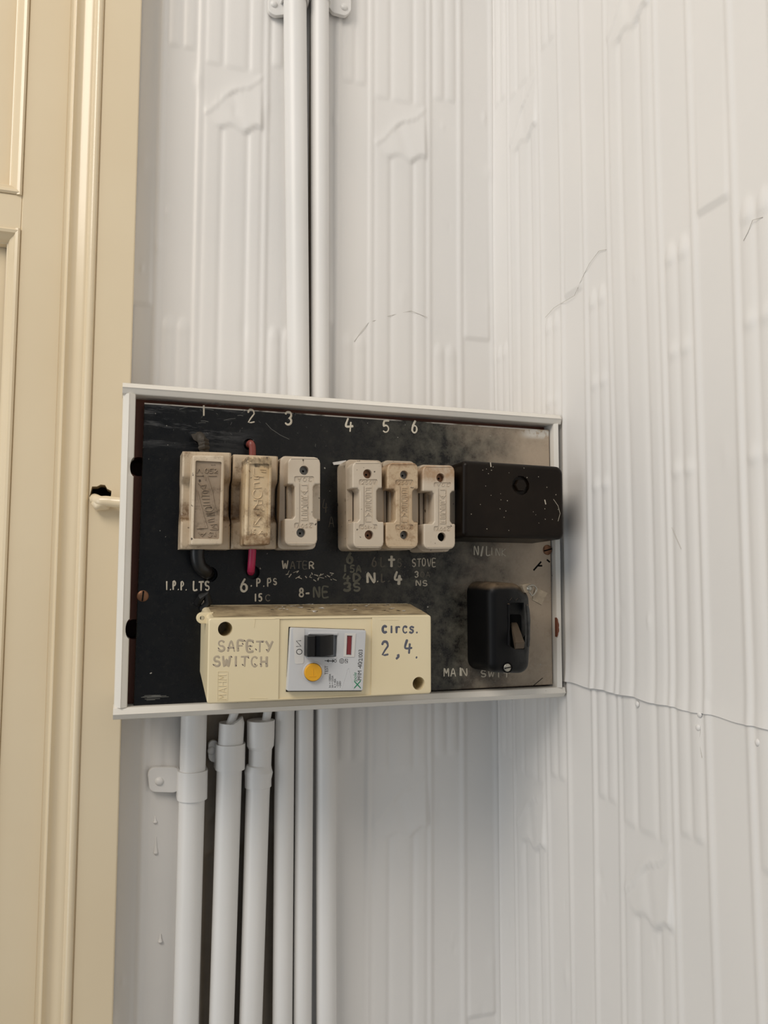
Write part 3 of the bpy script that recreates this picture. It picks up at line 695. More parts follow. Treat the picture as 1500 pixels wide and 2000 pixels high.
# ------------------------------------------------------------------ wires through the panel
def wire(label, pts, r, mat, n=12, name='wire'):
    bm = bmesh.new(); tube(bm, smooth_path([P3(*p) for p in pts]), r, n); return tag(obj(name, bm, mat, smooth=60), label, 'wire')
wire('red wire bending out of the panel above the second fuse', [(487, 870, .02), (487, 868, .004), (490, 866, -.002), (493, 875, -.003), (493, 900, -.003)], .0021, 'wire_red')
wire('bright pink wire hanging below the second fuse', [(493, 1060, -.004), (493, 1075, -.003), (491, 1105, -.001), (490, 1116, .0045), (491, 1117, .02)], .0023, 'wire_pink')
wire('stiff black cable below the first fuse', [(390, 1060, -.004), (385, 1080, -.004), (390, 1105, -.002), (404, 1118, .003), (408, 1122, .02)], .0040, 'cable_black')
t = thing('taped_wire', 'frayed wire wrapped in dark tape above the first fuse', 'wire', P3(396, 870, PAN))
bm = bmesh.new(); tube(bm, smooth_path([P3(387, 852, .014), P3(391, 853, .001), P3(396, 864, -.003), P3(398, 872, -.003), P3(400, 890, -.002)], 5), .0028, 12); obj('core', bm, 'tape_black', t, smooth=60)
for (a, b, r_) in (((390, 858), (404, 861), .0030), ((392, 866), (405, 867), .0034), ((391, 873), (406, 874), .0031)):
    bm = bmesh.new(); tube(bm, [P3(a[0], a[1]+2, -.0035), P3((a[0]+b[0])/2, (a[1]+b[1])/2-1, -.0062), P3(b[0], b[1], -.003)], [.0014, .0018, .0013], 8, 1.2); obj('tape_turn', bm, 'tape_black', t)
bm = bmesh.new(); slab(bm, pp([(373, 848), (386, 846), (397, 852), (388, 864), (378, 858)], -.001), -.001, .0002); obj('tape_end', bm, 'tape_black', t)
bm = bmesh.new(); tube(bm, [P3(386, 1178, .0052), P3(394, 1165, -.001), P3(404, 1160, -.003), P3(408, 1175, -.001), P3(396, 1190, .004)], .0022, 8); tag(obj('tape_tail', bm, 'cable_black'), 'black tape tail above the corner of the cream box', 'tape')

# ------------------------------------------------------------------ fuses
FB = -.014     # front of the bases
FC = -.027     # front of the carriers
def old_fuse(label, base_px, car_px, rec_px, mats, lines, car_front, chamfer=0):
    c = P3(sum(p[0] for p in base_px)/4, sum(p[1] for p in base_px)/4, PAN)
    t = thing('porcelain_fuse', label, 'fuse', c, 'porcelain fuses on the panel')
    # base with a dip across its middle
    poly = pp(base_px, FB); (xa, za), (xb, zb), (xc, zc), (xd, zd) = poly
    n = 40; bm = bmesh.new(); rows = []
    for i in range(n+1):
        s = i/n; x0 = xa+(xd-xa)*s; x1 = xb+(xc-xb)*s; z = za+(zd-za)*s; zr_ = zb+(zc-zb)*s
        e = min(s, 1-s)*n; yf = FB
        dip = .0058*(1/(1+math.exp(-(s-.30)*70)))*(1/(1+math.exp((s-.69)*70)))
        yf = FB+dip+(.0008 if e < .5 else 0)
        wst = .0003*(1/(1+math.exp(-(s-.33)*60)))*(1/(1+math.exp((s-.66)*60)))
        rows.append([bm.verts.new(v) for v in ((x0+wst, PAN-.0001, z), (x0+wst, yf+.0010, z), (x0+.0010+wst, yf, z), (x1-.0010-wst, yf, zr_), (x1-wst, yf+.0010, zr_), (x1-wst, PAN-.0001, zr_))])
    for a, b in zip(rows, rows[1:]):
        for k in range(5): bm.faces.new((a[k], a[k+1], b[k+1], b[k]))
    bm.faces.new(rows[0]); bm.faces.new(list(reversed(rows[-1])))
    obj('base', bm, mats[1], t)
    cp = rpoly(pp(car_px, car_front), .0012, 3); bkp = None
    rp = rpoly(pp(rec_px, car_front), .0007, 2)
    bm = bmesh.new(); slab(bm, cp, car_front, FB+.0085, .0011, 3, holes=[(rp, .0011, False)])
    ca = obj('carrier', bm, mats[0], t)
    bm = bmesh.new(); slab(bm, offset(rp, -.0001), car_front+.0011, car_front+.0016); obj('recess_plate', bm, mats[2], ca)
    bm = bmesh.new(); strokes(bm, lines, car_front+.0011, 2.5, .0006, car_px[0]); obj('lettering', bm, mats[2], ca, smooth=70)
    return t
C1 = lambda x, y: (370+x/8.333, 885+y/8.333)
def L1(*ps): return [C1(*p) for p in ps]
def E1(cx, cy, rx, ry, a0=0, a1=360): return [C1(*p) for p in arc(cx, cy, rx, ry, a0, a1, 12)]
lines1 = [L1((115, 325), (160, 255), (205, 325)), E1(275, 288, 26, 36), L1((325, 325), (375, 320), (365, 285), (330, 285), (330, 255), (385, 255)), L1((455, 325), (405, 322), (450, 285), (430, 255), (405, 265)),
          L1((110, 368), (235, 368), (262, 440)), L1((310, 370), (440, 370)), L1((285, 378), (320, 480), (370, 640), (395, 800), (440, 950)), L1((125, 610), (170, 800), (230, 1030), (290, 1215), (120, 1228)),
          L1((145, 490), (180, 530), (265, 518), (235, 588), (180, 548)), E1(255, 625, 45, 22, 30, 330), L1((190, 660), (195, 715)), L1((192, 688), (320, 690)), L1((205, 745), (325, 742)), L1((225, 800), (322, 795)), L1((222, 848), (330, 842)),
          E1(312, 910, 66, 38), L1((270, 985), (395, 960), (285, 1020), (405, 1000)), L1((305, 1085), (305, 1115), (400, 1105)), L1((330, 1075), (402, 1060)), L1((340, 1165), (445, 1152), (465, 1232), (370, 1205), (400, 1175)), L1((335, 1240), (465, 1245)),
          L1((145, 1290), (200, 1352), (265, 1290)), L1((170, 1312), (240, 1312)), L1((378, 1300), (335, 1285), (310, 1310), (360, 1335), (340, 1362), (305, 1358)), L1((412, 1292), (425, 1355), (400, 1345))]
old_fuse('large cream porcelain fuse with grey recessed face, leftmost on the panel', [(357, 881), (452, 884), (449, 1073), (352, 1072)], [(376, 888.5), (439, 889.5), (435, 1064), (372.5, 1065)],
         [(382, 899.5), (433, 902), (428, 1053), (377.5, 1052)], ('porcelain_cream', 'porcelain_base', 'porcelain_recess'), lines1, FC+.001)
lines2 = [L1((950, 300), (965, 265), (985, 300)), L1((1045, 245), (1045, 340), (1060, 375), (1200, 385)), L1((1120, 370), (1125, 415), (1050, 420)), L1((1135, 478), (1050, 492), (1052, 572), (1172, 560)), E1(1105, 665, 72, 75, -60, 240),
          L1((1045, 765), (1180, 765), (1175, 830), (1110, 840), (1110, 770)), L1((1100, 830), (1045, 905), (1130, 905)), L1((1150, 860), (1180, 930), (1215, 935)), L1((1040, 1105), (1035, 1185), (1135, 1188)), L1((1060, 1170), (1158, 1040), (1095, 990)),
          L1((990, 1232), (990, 1322)), L1((1075, 1240), (1040, 1245), (1042, 1275), (1070, 1285), (1065, 1315), (1040, 1315)), L1((1125, 1322), (1180, 1262), (1208, 1322)), L1((1145, 1302), (1200, 1302)), L1((1150, 265), (1240, 270)), L1((1170, 300), (1240, 310))]
f2 = old_fuse('cream porcelain fuse with raised brown-stained block, second on the panel', [(456, 887), (543.6, 891), (540, 1072), (451, 1071.6)], [(481, 891), (531.5, 892), (528, 1064), (477, 1065)],
         [(486.5, 905), (526, 906), (523, 1047), (483, 1046)], ('porcelain_dirty', 'porcelain_base', 'porcelain_dirty'), lines2, FC-.005)

def bridge_fuse(label, base_px, top, neck, bot, h1, h2, hr, mat, bmat, text, upside, cart, discs=('steel_dull', 'steel_dull')):
    """top/bot: (x0,x1,y0,y1) blocks, neck: (x0,x1)"""
    c = P3((top[0]+top[1])/2, (top[2]+bot[3])/2, PAN); t = thing('porcelain_fuse', label, 'fuse', c, 'porcelain fuses on the panel')
    bp = rpoly(pp(base_px, FB), .0032, 4)
    mx0, mx1 = min(top[0], bot[0])+2.5, max(top[1], bot[1])-2.5
    pk = pp([(mx0-2.5, top[3]-4), (mx1+1.5, top[3]-4), (mx1+1.5, bot[2]+4), (mx0-2.5, bot[2]+4)], FB)
    bm = bmesh.new(); slab(bm, bp, FB, PAN-.0001, .0008, 2, holes=[(pk, .009, True)]); obj('base', bm, bmat, t)
    x0, x1 = neck
    d = [(top[0], top[2]), (top[1], top[2]), (top[1], top[3]), (x1+4, top[3]), (x1, top[3]+5), (x1, bot[2]-5), (x1+4, bot[2]), (bot[1], bot[2]), (bot[1], bot[3]), (bot[0], bot[3]), (bot[0], bot[2]), (x0-4, bot[2]), (x0, bot[2]-5), (x0, top[3]+5), (x0-4, top[3]), (top[0], top[3])]
    rad = [.0036, .0036, .0008, .0002, .0012, .0012, .0002, .0008, .0036, .0036, .0008, .0002, .0012, .0012, .0002, .0008]
    poly = rpoly(pp(d, FC), rad, 3)
    # sunk channel with an oval plate at each end
    cx = (x0+x1)/2; cw = (x1-x0)*.27; ow = (x1-x0)*.54; (ya, yb), (yc, yd) = cart
    ch = [(cx-ow, ya), (cx+ow, ya), (cx+ow, yb), (cx+cw, yb), (cx+cw, yc), (cx+ow, yc), (cx+ow, yd), (cx-ow, yd), (cx-ow, yc), (cx-cw, yc), (cx-cw, yb), (cx-ow, yb)]
    chp = rpoly(pp(ch, FC), [.0010]*2+[.0010, .0003, .0003, .0010]+[.0010]*2+[.0010, .0003, .0003, .0010], 3)
    ho = [(circle(P(h[0], h[1], FC), hr*scale_at(h[0], h[1], FC), 20), .0045, False) for h in (h1, h2)]
    bm = bmesh.new(); slab(bm, poly, FC, FB-.0001, .0009, 3, holes=[(chp, .00055, True)]+ho)
    ca = obj('carrier', bm, mat, t)
    for blk, s in ((top, -1), (bot, 1)):      # thin raised edge that follows each block's rim
        zy = blk[2]+3.2 if s < 0 else blk[3]-4.5; bm = bmesh.new()
        strokes(bm, [[(blk[0]+6, zy), (blk[1]-6, zy)]], FC, 1.8, .0003, (blk[0], zy)); obj('rim', bm, mat, ca)
    mb = pp([(mx0, top[3]-3), (mx1, top[3]-3), (mx1, bot[2]+3), (mx0, bot[2]+3)], FB); bm = bmesh.new(); slab(bm, mb, FB-.0035, FB+.0085, .0015, 3); obj('barrel', bm, bmat, ca)
    for h, dm in zip((h1, h2), discs):
        r_ = hr*scale_at(h[0], h[1], FC); q = P(h[0], h[1], FC)
        bm = bmesh.new(); slab(bm, circle(q, r_*1.03, 18), FC+.0034, FC+.0046); s_ = obj('contact_screw', bm, dm, ca)
        bm = bmesh.new(); dome(bm, (q[0]+.0001, FC+.0034, q[1]-.0002), r_*.25, .0002, 8, 2); obj('screw_pit', bm, 'void_black', ca)
    # stacked letters
    bm = bmesh.new(); n = len(text); y0, y1 = yb+4, yc-4
    for i, chr_ in enumerate(text):
        hgt = (y1-y0)/n; wd = cw*1.5
        for s in G[chr_]:
            if upside: q = [(cx+wd/2-a*wd, y1-(i+.12+.76*b)*hgt) for a, b in s]
            else: q = [(cx-wd/2+a*wd, y0+(i+.12+.76*b)*hgt) for a, b in s]
            strokes(bm, [q], FC+.00055, 1.7, .00045, (cx, y0))
    def oval(txt, ya_, yb_, flip):
        if not txt: return
        wd = ow*1.6; hgt = (yb_-ya_)*.62; ym = (ya_+yb_)/2; nn = len(txt)
        for i, chr_ in enumerate(txt):
            for s in G[chr_]:
                uv = [((i+.12+.7*a)/nn-.5, b-.5) for a, b in s]
                q = [(cx+(-u if flip else u)*wd, ym+(-v if flip else v)*hgt) for u, v in uv]
                strokes(bm, [q], FC+.00055, 1.4, .0004, (cx, ym))
    a_, b_ = ('30A', '250V') if upside else ('250V', '30A-A')
    oval(a_, ya, yb, upside); oval(b_, yc, yd, upside)
    obj('lettering', bm, mat, ca, smooth=70)
    return t
bridge_fuse('pale porcelain fuse with upside-down lettering, third from the left', [(548, 890), (622, 893), (617, 1073), (542.5, 1073)], (562.5, 626, 892.5, 946), (576, 612), (556.5, 620, 1013, 1066), (594, 918.5), (588, 1040.5), 9, 'porcelain_pale', 'porcelain_pale', 'FEDERAL', True, ((930, 942), (1021, 1032)))
bridge_fuse('pale porcelain fuse with upright lettering and a wide side, fourth from the left', [(675, 897), (747, 899), (748, 1075), (677, 1075)], (688.5, 746.5, 901, 953.5), (702.5, 736), (690.5, 750, 1019, 1071), (718, 925.4), (721, 1044.6), 8.8, 'porcelain_pale', 'porcelain_side', 'FEDERAL', False, ((936, 947.5), (1024, 1034)), ('brass_screw', 'brass_screw'))
bridge_fuse('rust-stained porcelain fuse with worn lettering, fifth from the left', [(748, 898.5), (811, 901), (809, 1074), (749, 1074)], (757, 817, 903.5, 955), (773.5, 806), (754, 817, 1020, 1071), (789.4, 927.3), (789.4, 1045), 8, 'porcelain_rust', 'porcelain_side', 'FEDERAL', False, ((937, 948), (1024.5, 1035)))
bridge_fuse('porcelain fuse with empty lower screw hole, rightmost beside the black box', [(819, 907), (881, 909), (880, 1078), (820, 1078)], (826, 888.5, 908.5, 959.5), (848.5, 880), (828, 889.5, 1023, 1072.5), (860.5, 933), (863, 1048.6), 8.2, 'porcelain_rust_top', 'porcelain_side', 'FEDERAL', True, ((942, 951.5), (1027.5, 1038)), ('brass_screw', 'void_black'))
# cardboard-like packing slips under the fuse row
bm = bmesh.new(); slab(bm, pp([(650, 903), (676, 899), (676, 906), (652, 908)], .003), .003, .0038); tag(obj('paper_scrap', bm, 'white_label'), 'white paper scrap sticking out behind the fourth fuse', 'paper')

# ------------------------------------------------------------------ neutral link box
NF = -.030
t = thing('neutral_link_box', 'large dark brown bakelite box at the right end of the fuse row', 'junction box', P3(1000, 980, PAN), None)
o_px = [(905, 898), (1101, 911), (1104, 1054), (904, 1049)]
outer = rpoly(pp(o_px, NF), [.0035, .0050, .0040, .0035], 5)
cx_ = sum(p[0] for p in outer)/len(outer); cz_ = sum(p[1] for p in outer)/len(outer)
back = [(p[0], cz_+(p[1]-cz_)*1.02-.0006) for p in outer]
hexc = P(1017, 948, NF)
hexp = [(hexc[0]+.0062*math.cos(math.radians(a+12)), hexc[1]+.0062*math.sin(math.radians(a+12))) for a in range(0, 360, 30)]
bm = bmesh.new(); slab(bm, outer, NF, PAN-.0001, .0030, 4, holes=[(hexp, .002, True)], back=back); obj('cover', bm, 'bakelite_brown', t)
hx = [(hexc[0]+.0040*math.cos(math.radians(a)), hexc[1]+.0040*math.sin(math.radians(a))) for a in range(0, 360, 60)]
bm = bmesh.new(); slab(bm, hx, NF-.0008, NF+.002, .0006, 2); obj('nut', bm, 'bakelite_brown', t)
bm = bmesh.new(); strokes(bm, [[(958, 903), (959, 912)], [(960, 918), (960, 919)], [(1064, 976), (1066, 985)]], NF, 2, .0001, (1000, 950))
strokes(bm, [[(1081, 975), (1090, 988), (1094, 1003), (1090, 1018)]], NF, .7, .00008, (1000, 950))
for k in range(30):
    x0, y0 = random.uniform(912, 1095), random.uniform(908, 1045); strokes(bm, [[(x0, y0), (x0+random.uniform(.3, 1.2), y0+random.uniform(-.6, .6))]], NF, random.uniform(.9, 1.7), .00006, (1000, 950))
obj('paint_specks', bm, 'chalk', t)

# ------------------------------------------------------------------ cream enclosure
EF = -.032
E0x, E1x = P(406, 1280, EF)[0], P(842.5, 1280, EF)[0]
zt_, zb_ = P(620, 1204.5, EF)[1], P(620, 1365, EF)[1]
zb_ = max(zb_, TW*.2)
t = thing('safety_switch_box', 'long cream plastic enclosure marked SAFETY SWITCH along the bottom of the panel', 'switch box', ((E0x+E1x)/2, PAN, zb_))
front = [(E0x, zb_), (E1x, zb_), (E1x, zt_), (E0x, zt_)]
fp = rpoly(front, .0016, 4)
bkz = zt_+.0058
bk = rpoly([(E0x-.0004, zb_+.011), (E1x+.0004, zb_+.011), (E1x+.0004, bkz), (E0x-.0004, bkz)], .0026, 4)
scrh = [(440, 1228.5, 14.3), (818, 1335, 12)]
ho = [(circle(P(a, b, EF), r_*scale_at(a, b, EF), 28), .030, True) for a, b, r_ in scrh]
mid_px = [(546, 1206), (727, 1209), (723, 1363.5), (541.5, 1366)]
midw = pp(mid_px, EF)
mid = [(midw[0][0], zt_-.0008), (midw[1][0], zt_-.0008), (midw[2][0]+.0006, zb_+.0009), (midw[3][0]+.0006, zb_+.0009)]
bm = bmesh.new(); slab(bm, fp, EF, PAN-.0001, .0009, 3, holes=ho+[(mid, .0007, True)], back=bk); body = obj('cover', bm, 'cream_plastic', t)
# dusty lid along the sloping top
def lerp(a, b, k): return a+(b-a)*k
bm = bmesh.new(); N_ = 30; rows = []
for j in range(7):
    k = .06+.86*j/6; y = lerp(EF+.0012, PAN-.001, k); z = lerp(zt_, bkz, k)+.00012
    rows.append([bm.verts.new((lerp(E0x+.003, E1x-.001, i/N_), y-.00002, z+random.uniform(0, .00025))) for i in range(N_+1)])
for a, b in zip(rows, rows[1:]):
    for i in range(N_): bm.faces.new((a[i], a[i+1], b[i+1], b[i]))
o = obj('dust_layer', bm, 'cream_dusty', body); 
# lug at the left
lc = P(395, 1207, EF+.012); bm = bmesh.new(); r_ = .0032
lug = [(lc[0]+.0062, lc[1]-r_), (lc[0]+.0062, lc[1]+r_)]+[(lc[0]+r_*math.cos(math.radians(a)), lc[1]+r_*math.sin(math.radians(a))) for a in range(90, 271, 15)]
slab(bm, lug, EF+.012, EF+.0145, .0004, 2, holes=[(circle(lc, .0013, 12), .01, False)]); obj('lug', bm, 'cream_plastic', body)
# maker's mark moulded in, reading sideways
bm = bmesh.new(); cxm, y0 = 436, 1367
for i, chr_ in enumerate('MAHM'):
    for s in G[chr_]:
        strokes(bm, [[(427+(b)*15, y0-(i+.1+.8*a)*12.6) for a, b in s]], EF, 1.5, .0003, (cxm, y0))
strokes(bm, [[(424.5, 1368), (425.5, 1312), (445, 1312), (444, 1368), (424.5, 1368)]], EF, 1.2, .0002, (cxm, y0))
strokes(bm, [[(497, 1209), (538, 1209)], [(488, 1364), (522, 1364)], [(744, 1211), (778, 1211)], [(498, 1210), (496, 1226)]], EF, 1.0, .00018, (500, 1210))
obj('moulded_mark', bm, 'cream_plastic', body)
# faded and fresh marker writing
lettering([I('SAFETY', 424, 1251, 112, 20, 4.4, jit=.02, slope=.02), I('SWITCH', 415, 1282, 110, 19, 4.4, jit=.02, slope=.01)], 'ink_faded', body, Y=EF)
bm = bmesh.new()
for a, b in ((427, 1267), (446, 1266), (456, 1266), (465, 1267), (478, 1252), (474, 1258), (488, 1268), (489, 1262), (494, 1255), (500, 1269), (512, 1254), (521, 1270), (417, 1299), (452, 1283), (461, 1300), (474, 1299), (485, 1285), (498, 1298), (509, 1298), (520, 1297)):
    strokes(bm, [[(a-.5, b), (a+.6, b-1)]], EF, 4.2, .00012, (a, b))
obj('ink_dots', bm, 'ink_dot', body)
lettering([I('circs', 745, 1217, 66, 18, 4.0, jit=.02, slope=.02), I('.', 806, 1219, 18, 17, 3.6), I('2', 744, 1252, 17, 26, 4.2), I(',', 768, 1260, 20, 22, 4.6), I('4', 788, 1251, 20, 26, 4.2), I('.', 806, 1262, 18, 22, 3.6)], 'marker_ink', body, Y=EF)

# ------------------------------------------------------------------ residual current device
RF = EF-.0036
rt = thing('circuit_breaker', 'light grey safety switch module with black toggle and yellow test button', 'safety switch', P3(640, 1290, EF))
rpx = [(568.5, 1226), (715.5, 1231), (709, 1349), (561, 1350)]
wellp = rpoly(pp([(601.5, 1239.5), (659, 1241), (657, 1283), (600, 1282)], RF), .0004, 2)
ro = rpoly(pp(rpx, RF), .0008, 3)
winp = pp([(675.5, 1240), (688, 1240.5), (686.5, 1280.5), (674, 1280)], RF)
bm = bmesh.new(); slab(bm, ro, RF, EF+.0008, .0006, 2, holes=[(wellp, .003, True), (winp, .0006, True)]); rb = obj('housing', bm, 'grey_plastic', rt)
bm = bmesh.new(); gp = pp([(564, 1224.5), (712, 1229.5), (712, 1231), (706, 1350), (558.5, 1351), (558.5, 1350)], EF+.0005); slab(bm, gp, EF+.0004, EF+.0007); obj('cutout_gap_shade', bm, 'void_black', rt)  # black sheet painting in the shade of the gap round the module
# toggle: wide black rocker with a fin to the left
tp = pp([(601.5, 1241.5), (652.5, 1241), (651, 1280), (600.5, 1280.5)], RF-.004)
zt2, zb2 = tp[0][1], tp[2][1]; xa_, xb_ = P(601, 1260, RF-.008)[0], P(652, 1260, RF-.002)[0]
prof = [(xa_, RF+.002), (xa_, RF-.0070), (xa_+.0006, RF-.0078), (xa_+.0042, RF-.0072), (xa_+.0052, RF-.0060)]
for i in range(9):
    k = i/8; prof.append((lerp(xa_+.0060, xb_, k), RF-.0052-.0018*math.sin(math.pi*(.25+.75*k))+.0042*k*k))
prof += [(xb_, RF+.0025)]
bm = bmesh.new(); A_ = [bm.verts.new((x, y, zb2)) for x, y in prof]; B_ = [bm.verts.new((x, y, zt2)) for x, y in prof]; bridge(bm, A_, B_); bm.faces.new(A_); bm.faces.new(list(reversed(B_)))
obj('toggle', bm, 'toggle_black', rt, smooth=35, label='wide black rocker toggle')
for q in ([(604, 1235), (660, 1235.5), (660, 1240), (603, 1239.5)], [(600, 1282.5), (657, 1283.5), (657, 1287), (600, 1286)]):
    bm = bmesh.new(); slab(bm, pp(q, RF-.0006), RF-.0006, RF+.0002, .0002, 1); obj('toggle_surround', bm, 'grey_plastic', rb)
bm = bmesh.new(); wq = pp([(678.8, 1242), (687, 1242.3), (685.5, 1278.5), (677.2, 1278)], RF); slab(bm, wq, RF+.0003, RF+.0006); obj('indicator_window', bm, 'window_red', rt, label='dark red indicator window')
wf = pp([(673, 1237), (695, 1237.5), (692, 1283.5), (670.5, 1283)], RF); bm = bmesh.new()
slab(bm, wf, RF-.0003, RF+.0002, .0001, 1, holes=[(pp([(677.6, 1241), (688.2, 1241.4), (686.8, 1279.6), (676, 1279.2)], RF), .01, False)]); obj('window_frame', bm, 'white_label', rb)
bc = P3(610.5, 1312.5, RF); rs_ = scale_at(610, 1312, RF)
bm = bmesh.new(); slab(bm, circle((bc.x+.0003, bc.z), 20.2*rs_, 32), RF-.0004, RF+.0001, .0003, 2, holes=[(circle((bc.x+.0002, bc.z-.0001), 17.6*rs_, 28), .0004, True)]); bz = obj('button_ring', bm, 'grey_plastic', rb)
bm = bmesh.new(); slab(bm, circle((bc.x, bc.z), 16.8*rs_, 32), RF-.0022, RF, .0005, 3); bt = obj('test_button', bm, 'test_yellow', rt, label='round yellow test button')
bm = bmesh.new(); strokes(bm, [[(611, 1306), (611, 1321)], [(604, 1321), (617, 1321)]], RF-.0022, 2.0, .00022, (610, 1312)); obj('moulded_letter', bm, 'test_yellow', bt)
bm = bmesh.new(); stp = rpoly(pp([(572, 1228), (595, 1226), (593, 1296), (576, 1297)], RF), .0010, 3); slab(bm, stp, RF-.00018, RF-.00002); st = obj('sticker', bm, 'white_label', rb, label='white handwritten ON sticker')
bm = bmesh.new()      # ON, turned a quarter turn
for s in G['N']: strokes(bm, [[(588-b*9.5, 1264-a*14) for a, b in s]], RF-.00018, 1.3, .00008, (585, 1260))
for s in G['O']: strokes(bm, [[(590-b*11, 1279-a*12) for a, b in s]], RF-.00018, 1.3, .00008, (585, 1275))
obj('sticker_writing', bm, 'print_black', rt)
bm = bmesh.new(); strokes(bm, [[(676.5, 1309), (681, 1305), (690, 1347)], [(678.5, 1307), (667, 1346)]], RF, .8, .00012, (680, 1320)); obj('moulded_arrow', bm, 'grey_plastic', rb)
def printed(text, px, py, hpx, mat, xs=1.0, slant=0):
    """printed text reading upwards; px,py = its baseline start (lower right corner), hpx = letter height"""
    cu = bpy.data.curves.new('t', 'FONT'); cu.body = text; cu.size = 1; cu.shear = slant; to = bpy.data.objects.new('t', cu); COL.objects.link(to)
    bpy.context.view_layer.update(); me = bpy.data.meshes.new_from_object(to); bpy.data.objects.remove(to)
    s = hpx/.70*scale_at(px, py, RF); o3 = P3(px, py, RF-.00006)
    bm = bmesh.new(); bm.from_mesh(me); bpy.data.meshes.remove(me)
    for v in bm.verts:
        u, vv = v.co.x*s*xs, v.co.y*s; v.co = (o3.x-vv, o3.y, o3.z+u)
    return obj('print', bm, mat, rb, smooth=0)
printed('PFIM -', 706, 1329, 7.6, 'print_black', .86); printed('40', 707, 1304.5, 8.2, 'print_black', .92); printed('/2/003', 708, 1294, 7.8, 'print_black', .86)
printed('X', 704.5, 1345.5, 13, 'print_green', 1.25); printed('pole', 696.5, 1331, 6.6, 'print_green', 1.0, .25)
printed('TEST', 640.5, 1317.5, 6.4, 'print_black', .85)
for i, tx in enumerate(('Inc = 10000A', 'Idn = 0,03A', 'In = 40A', '~230V', '~240V')): printed(tx, 646+i*5.0, 1343, 3.9, 'print_black', .84)
bm = bmesh.new()
strokes(bm, [[(634, 1290.5), (638, 1290.7)], [(641, 1290.7), (649, 1291)]], RF, 1.2, .00006, (645, 1291)); strokes(bm, [[(642, 1288.5), (638.5, 1290.8), (642, 1293)], [(649, 1288.7), (652.5, 1291), (649, 1293.3)], [(638, 1290.8), (652, 1291)]], RF, 1.6, .00006, (645, 1291))
strokes(bm, [arc(655, 1291, 2.3, 2.5, 0, 360, 10), arc(667.5, 1291, 4.4, 4.6, 0, 360, 10), arc(667.5, 1291, 1.8, 2.2, 0, 360, 8), [(674.5, 1287), (679, 1287.2), (678.7, 1295), (674.2, 1294.8), (674.5, 1287)], [(675, 1289), (678.3, 1293)]], RF, 1.0, .00006, (660, 1291))
obj('symbols', bm, 'print_black', rb)
# flakes of paint lying on the enclosure
bm = bmesh.new()
for k in range(46):
    u = random.uniform(.28, 1); kk = random.uniform(.25, .95); x0 = lerp(E0x+.004, E1x-.012, u); y = lerp(EF+.001, PAN-.001, kk); z = lerp(zt_, bkz, kk)+.0003; s = random.uniform(.0006, .0022); a_ = random.uniform(0, 6)
    vs = [bm.verts.new((x0+s*math.cos(a_+j*1.5+random.uniform(-.4, .4)), y+s*.6*math.sin(a_+j*1.5), z+random.uniform(0, .0007))) for j in range(4)]
    bm.faces.new(vs)
tag(obj('paint_flakes', bm, 'white_label', smooth=0), 'loose pale paint flakes lying on top of the cream enclosure', 'debris', kind='stuff')

# ------------------------------------------------------------------ main switch
MF = -.026
t = thing('main_switch', 'black bakelite main switch with lever at the lower right of the panel', 'switch', P3(985, 1225, PAN))
fo = [(955, 1138), (1013, 1139), (1038, 1160), (1042, 1235), (1037, 1317), (957, 1315)]
fo_w = rpoly(pp(fo, MF), [.0068, .0075, .0085, .03, .0068, .0068], 5)
cxs = sum(p[0] for p in fo_w)/len(fo_w); czs = sum(p[1] for p in fo_w)/len(fo_w)
bk = [(cxs+(p[0]-cxs)*1.10+.0012, czs+(p[1]-czs)*1.03) for p in fo_w]
well = rpoly(pp([(996, 1177), (1025, 1177), (1029, 1205), (1028.5, 1268), (1006, 1268), (996, 1262)], MF), .0015, 3)
bm = bmesh.new(); slab(bm, fo_w, MF, PAN-.0001, .0058, 6, holes=[(well, .0055, True)], back=bk); mb_ = obj('cover', bm, 'bakelite_black', t)
bm = bmesh.new(); ws = rpoly(pp([(997, 1200), (1017, 1200), (1018, 1262), (999, 1262)], MF+.005), .0010, 3); slab(bm, ws, MF+.0048, MF+.0060); obj('lever_slot', bm, 'void_black', mb_)
# ridges either side of the well
bm = bmesh.new(); hand(bm, [[(993, 1180), (993, 1200), (993.5, 1220), (993, 1240), (992, 1260)]], MF, 4.5, .0011, (992, 1220)); obj('ridge', bm, 'bakelite_black', mb_); bm = bmesh.new(); hand(bm, [[(1030, 1182), (1032, 1200), (1033, 1220), (1033, 1240), (1032, 1262)]], MF, 4.0, .0011, (1035, 1220)); obj('ridge', bm, 'bakelite_black', mb_)
# lever, thrown down
def ring(pts): return [bm.verts.new(Vector(p)) for p in pts]
bm = bmesh.new()
a0 = P3(1005, 1222, MF+.004); b0 = P3(1016, 1262, MF-.013)
wA, wB = .0024, .0034; hA, hB = .0022, .0020
A_ = ring([(a0.x-wA, a0.y+.001, a0.z+hA), (a0.x+wA, a0.y+.001, a0.z+hA), (a0.x+wA, a0.y, a0.z-hA), (a0.x-wA, a0.y, a0.z-hA)])
B_ = ring([(b0.x-wB, b0.y, b0.z+hB), (b0.x+wB, b0.y, b0.z+hB), (b0.x+wB, b0.y+.001, b0.z-hB), (b0.x-wB, b0.y+.001, b0.z-hB)])
bridge(bm, A_, B_); bm.faces.new(A_); bm.faces.new(list(reversed(B_)))
bmesh.ops.bevel(bm, geom=bm.edges[:], offset=.0005, segments=2, affect='EDGES'); obj('lever', bm, 'old_lever', t, label='worn brown lever thrown downwards')
screw(991, 1304, MF-.0003, .0026, 'steel_screw', t, 8)
bm = bmesh.new(); q = P3(991, 1304, MF); slab(bm, circle((q.x, q.z), .0033, 20), MF-.0004, MF+.001); obj('screw_recess', bm, 'void_black', t)
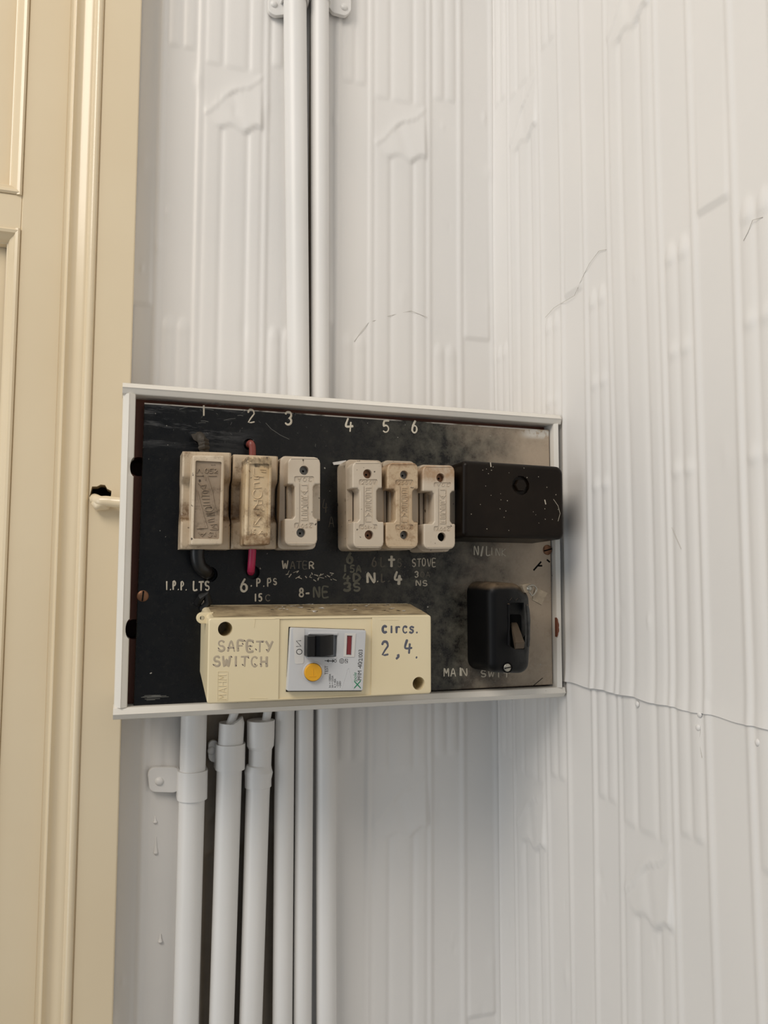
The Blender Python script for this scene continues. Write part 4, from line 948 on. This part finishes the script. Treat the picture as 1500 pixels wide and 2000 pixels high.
for nm_ in ('ON',):
    bm = bmesh.new(); strokes(bm, [[(990+i*6, 1167+(i % 2)*6), (994+i*6, 1174-(i % 2)*6)] for i in range(5)], MF, 1.1, .0002, (1000, 1170)); obj('moulded_mark', bm, 'bakelite_black', mb_)
# crimped metal seal hanging on the switch's corner screw
bm = bmesh.new(); slab(bm, rpoly(pp([(1019, 1142), (1036, 1139), (1042, 1146), (1037, 1158), (1025, 1158)], MF-.001), .0008, 2), MF-.001, MF+.003, .0004, 2); sl = obj('seal_plate', bm, 'lead_tag', t)
bm = bmesh.new(); slab(bm, pp([(1046, 1147), (1070, 1158), (1058, 1182), (1040, 1172)], MF+.001), MF+.001, MF+.0022, .0004, 2); tg = obj('seal_tag', bm, 'lead_tag', t, label='crumpled metal seal tag')
bm = bmesh.new(); tube(bm, smooth_path([P3(1030, 1146, MF-.002), P3(1042, 1143, MF-.002), P3(1048, 1152, MF-.001), P3(1040, 1163, MF-.001), P3(1034, 1156, MF-.002)]), .0005, 6); obj('seal_wire', bm, 'steel_screw', t)
bm = bmesh.new(); q = P3(1034, 1149, MF-.001); dome(bm, q, .0019, .0012, 14, 3); obj('seal_screw', bm, 'steel_screw', t)

# ------------------------------------------------------------------ painted cable from the architrave to the box
t = thing('painted_cable', 'cream painted cable leaving a ragged hole in the architrave towards the board', 'cable', P3(200, 978, AF))
bm = bmesh.new(); tube(bm, smooth_path([P3(184, 974, AF+.012), P3(186, 975, AF-.001), P3(196, 979, AF-.006), P3(208, 979, AF-.0075), P3(226, 981, AF-.009), P3(246, 982, AF-.012), Vector((BX0+.001, AF-.016, P(250, 984, AF)[1]))]), .0036, 14); obj('sheath', bm, 'cream_gloss', t)
bm = bmesh.new(); q = P3(198, 984, AF-.004)
bmesh.ops.create_icosphere(bm, subdivisions=3, radius=1)
for v in bm.verts:
    n_ = 1+.12*math.sin(v.co.x*5+1)*math.cos(v.co.z*4); v.co = Vector((q.x+v.co.x*.0060*n_, q.y+v.co.y*.0052*n_, q.z+v.co.z*.0046*n_))
obj('filler_blob', bm, 'cream_gloss', t)
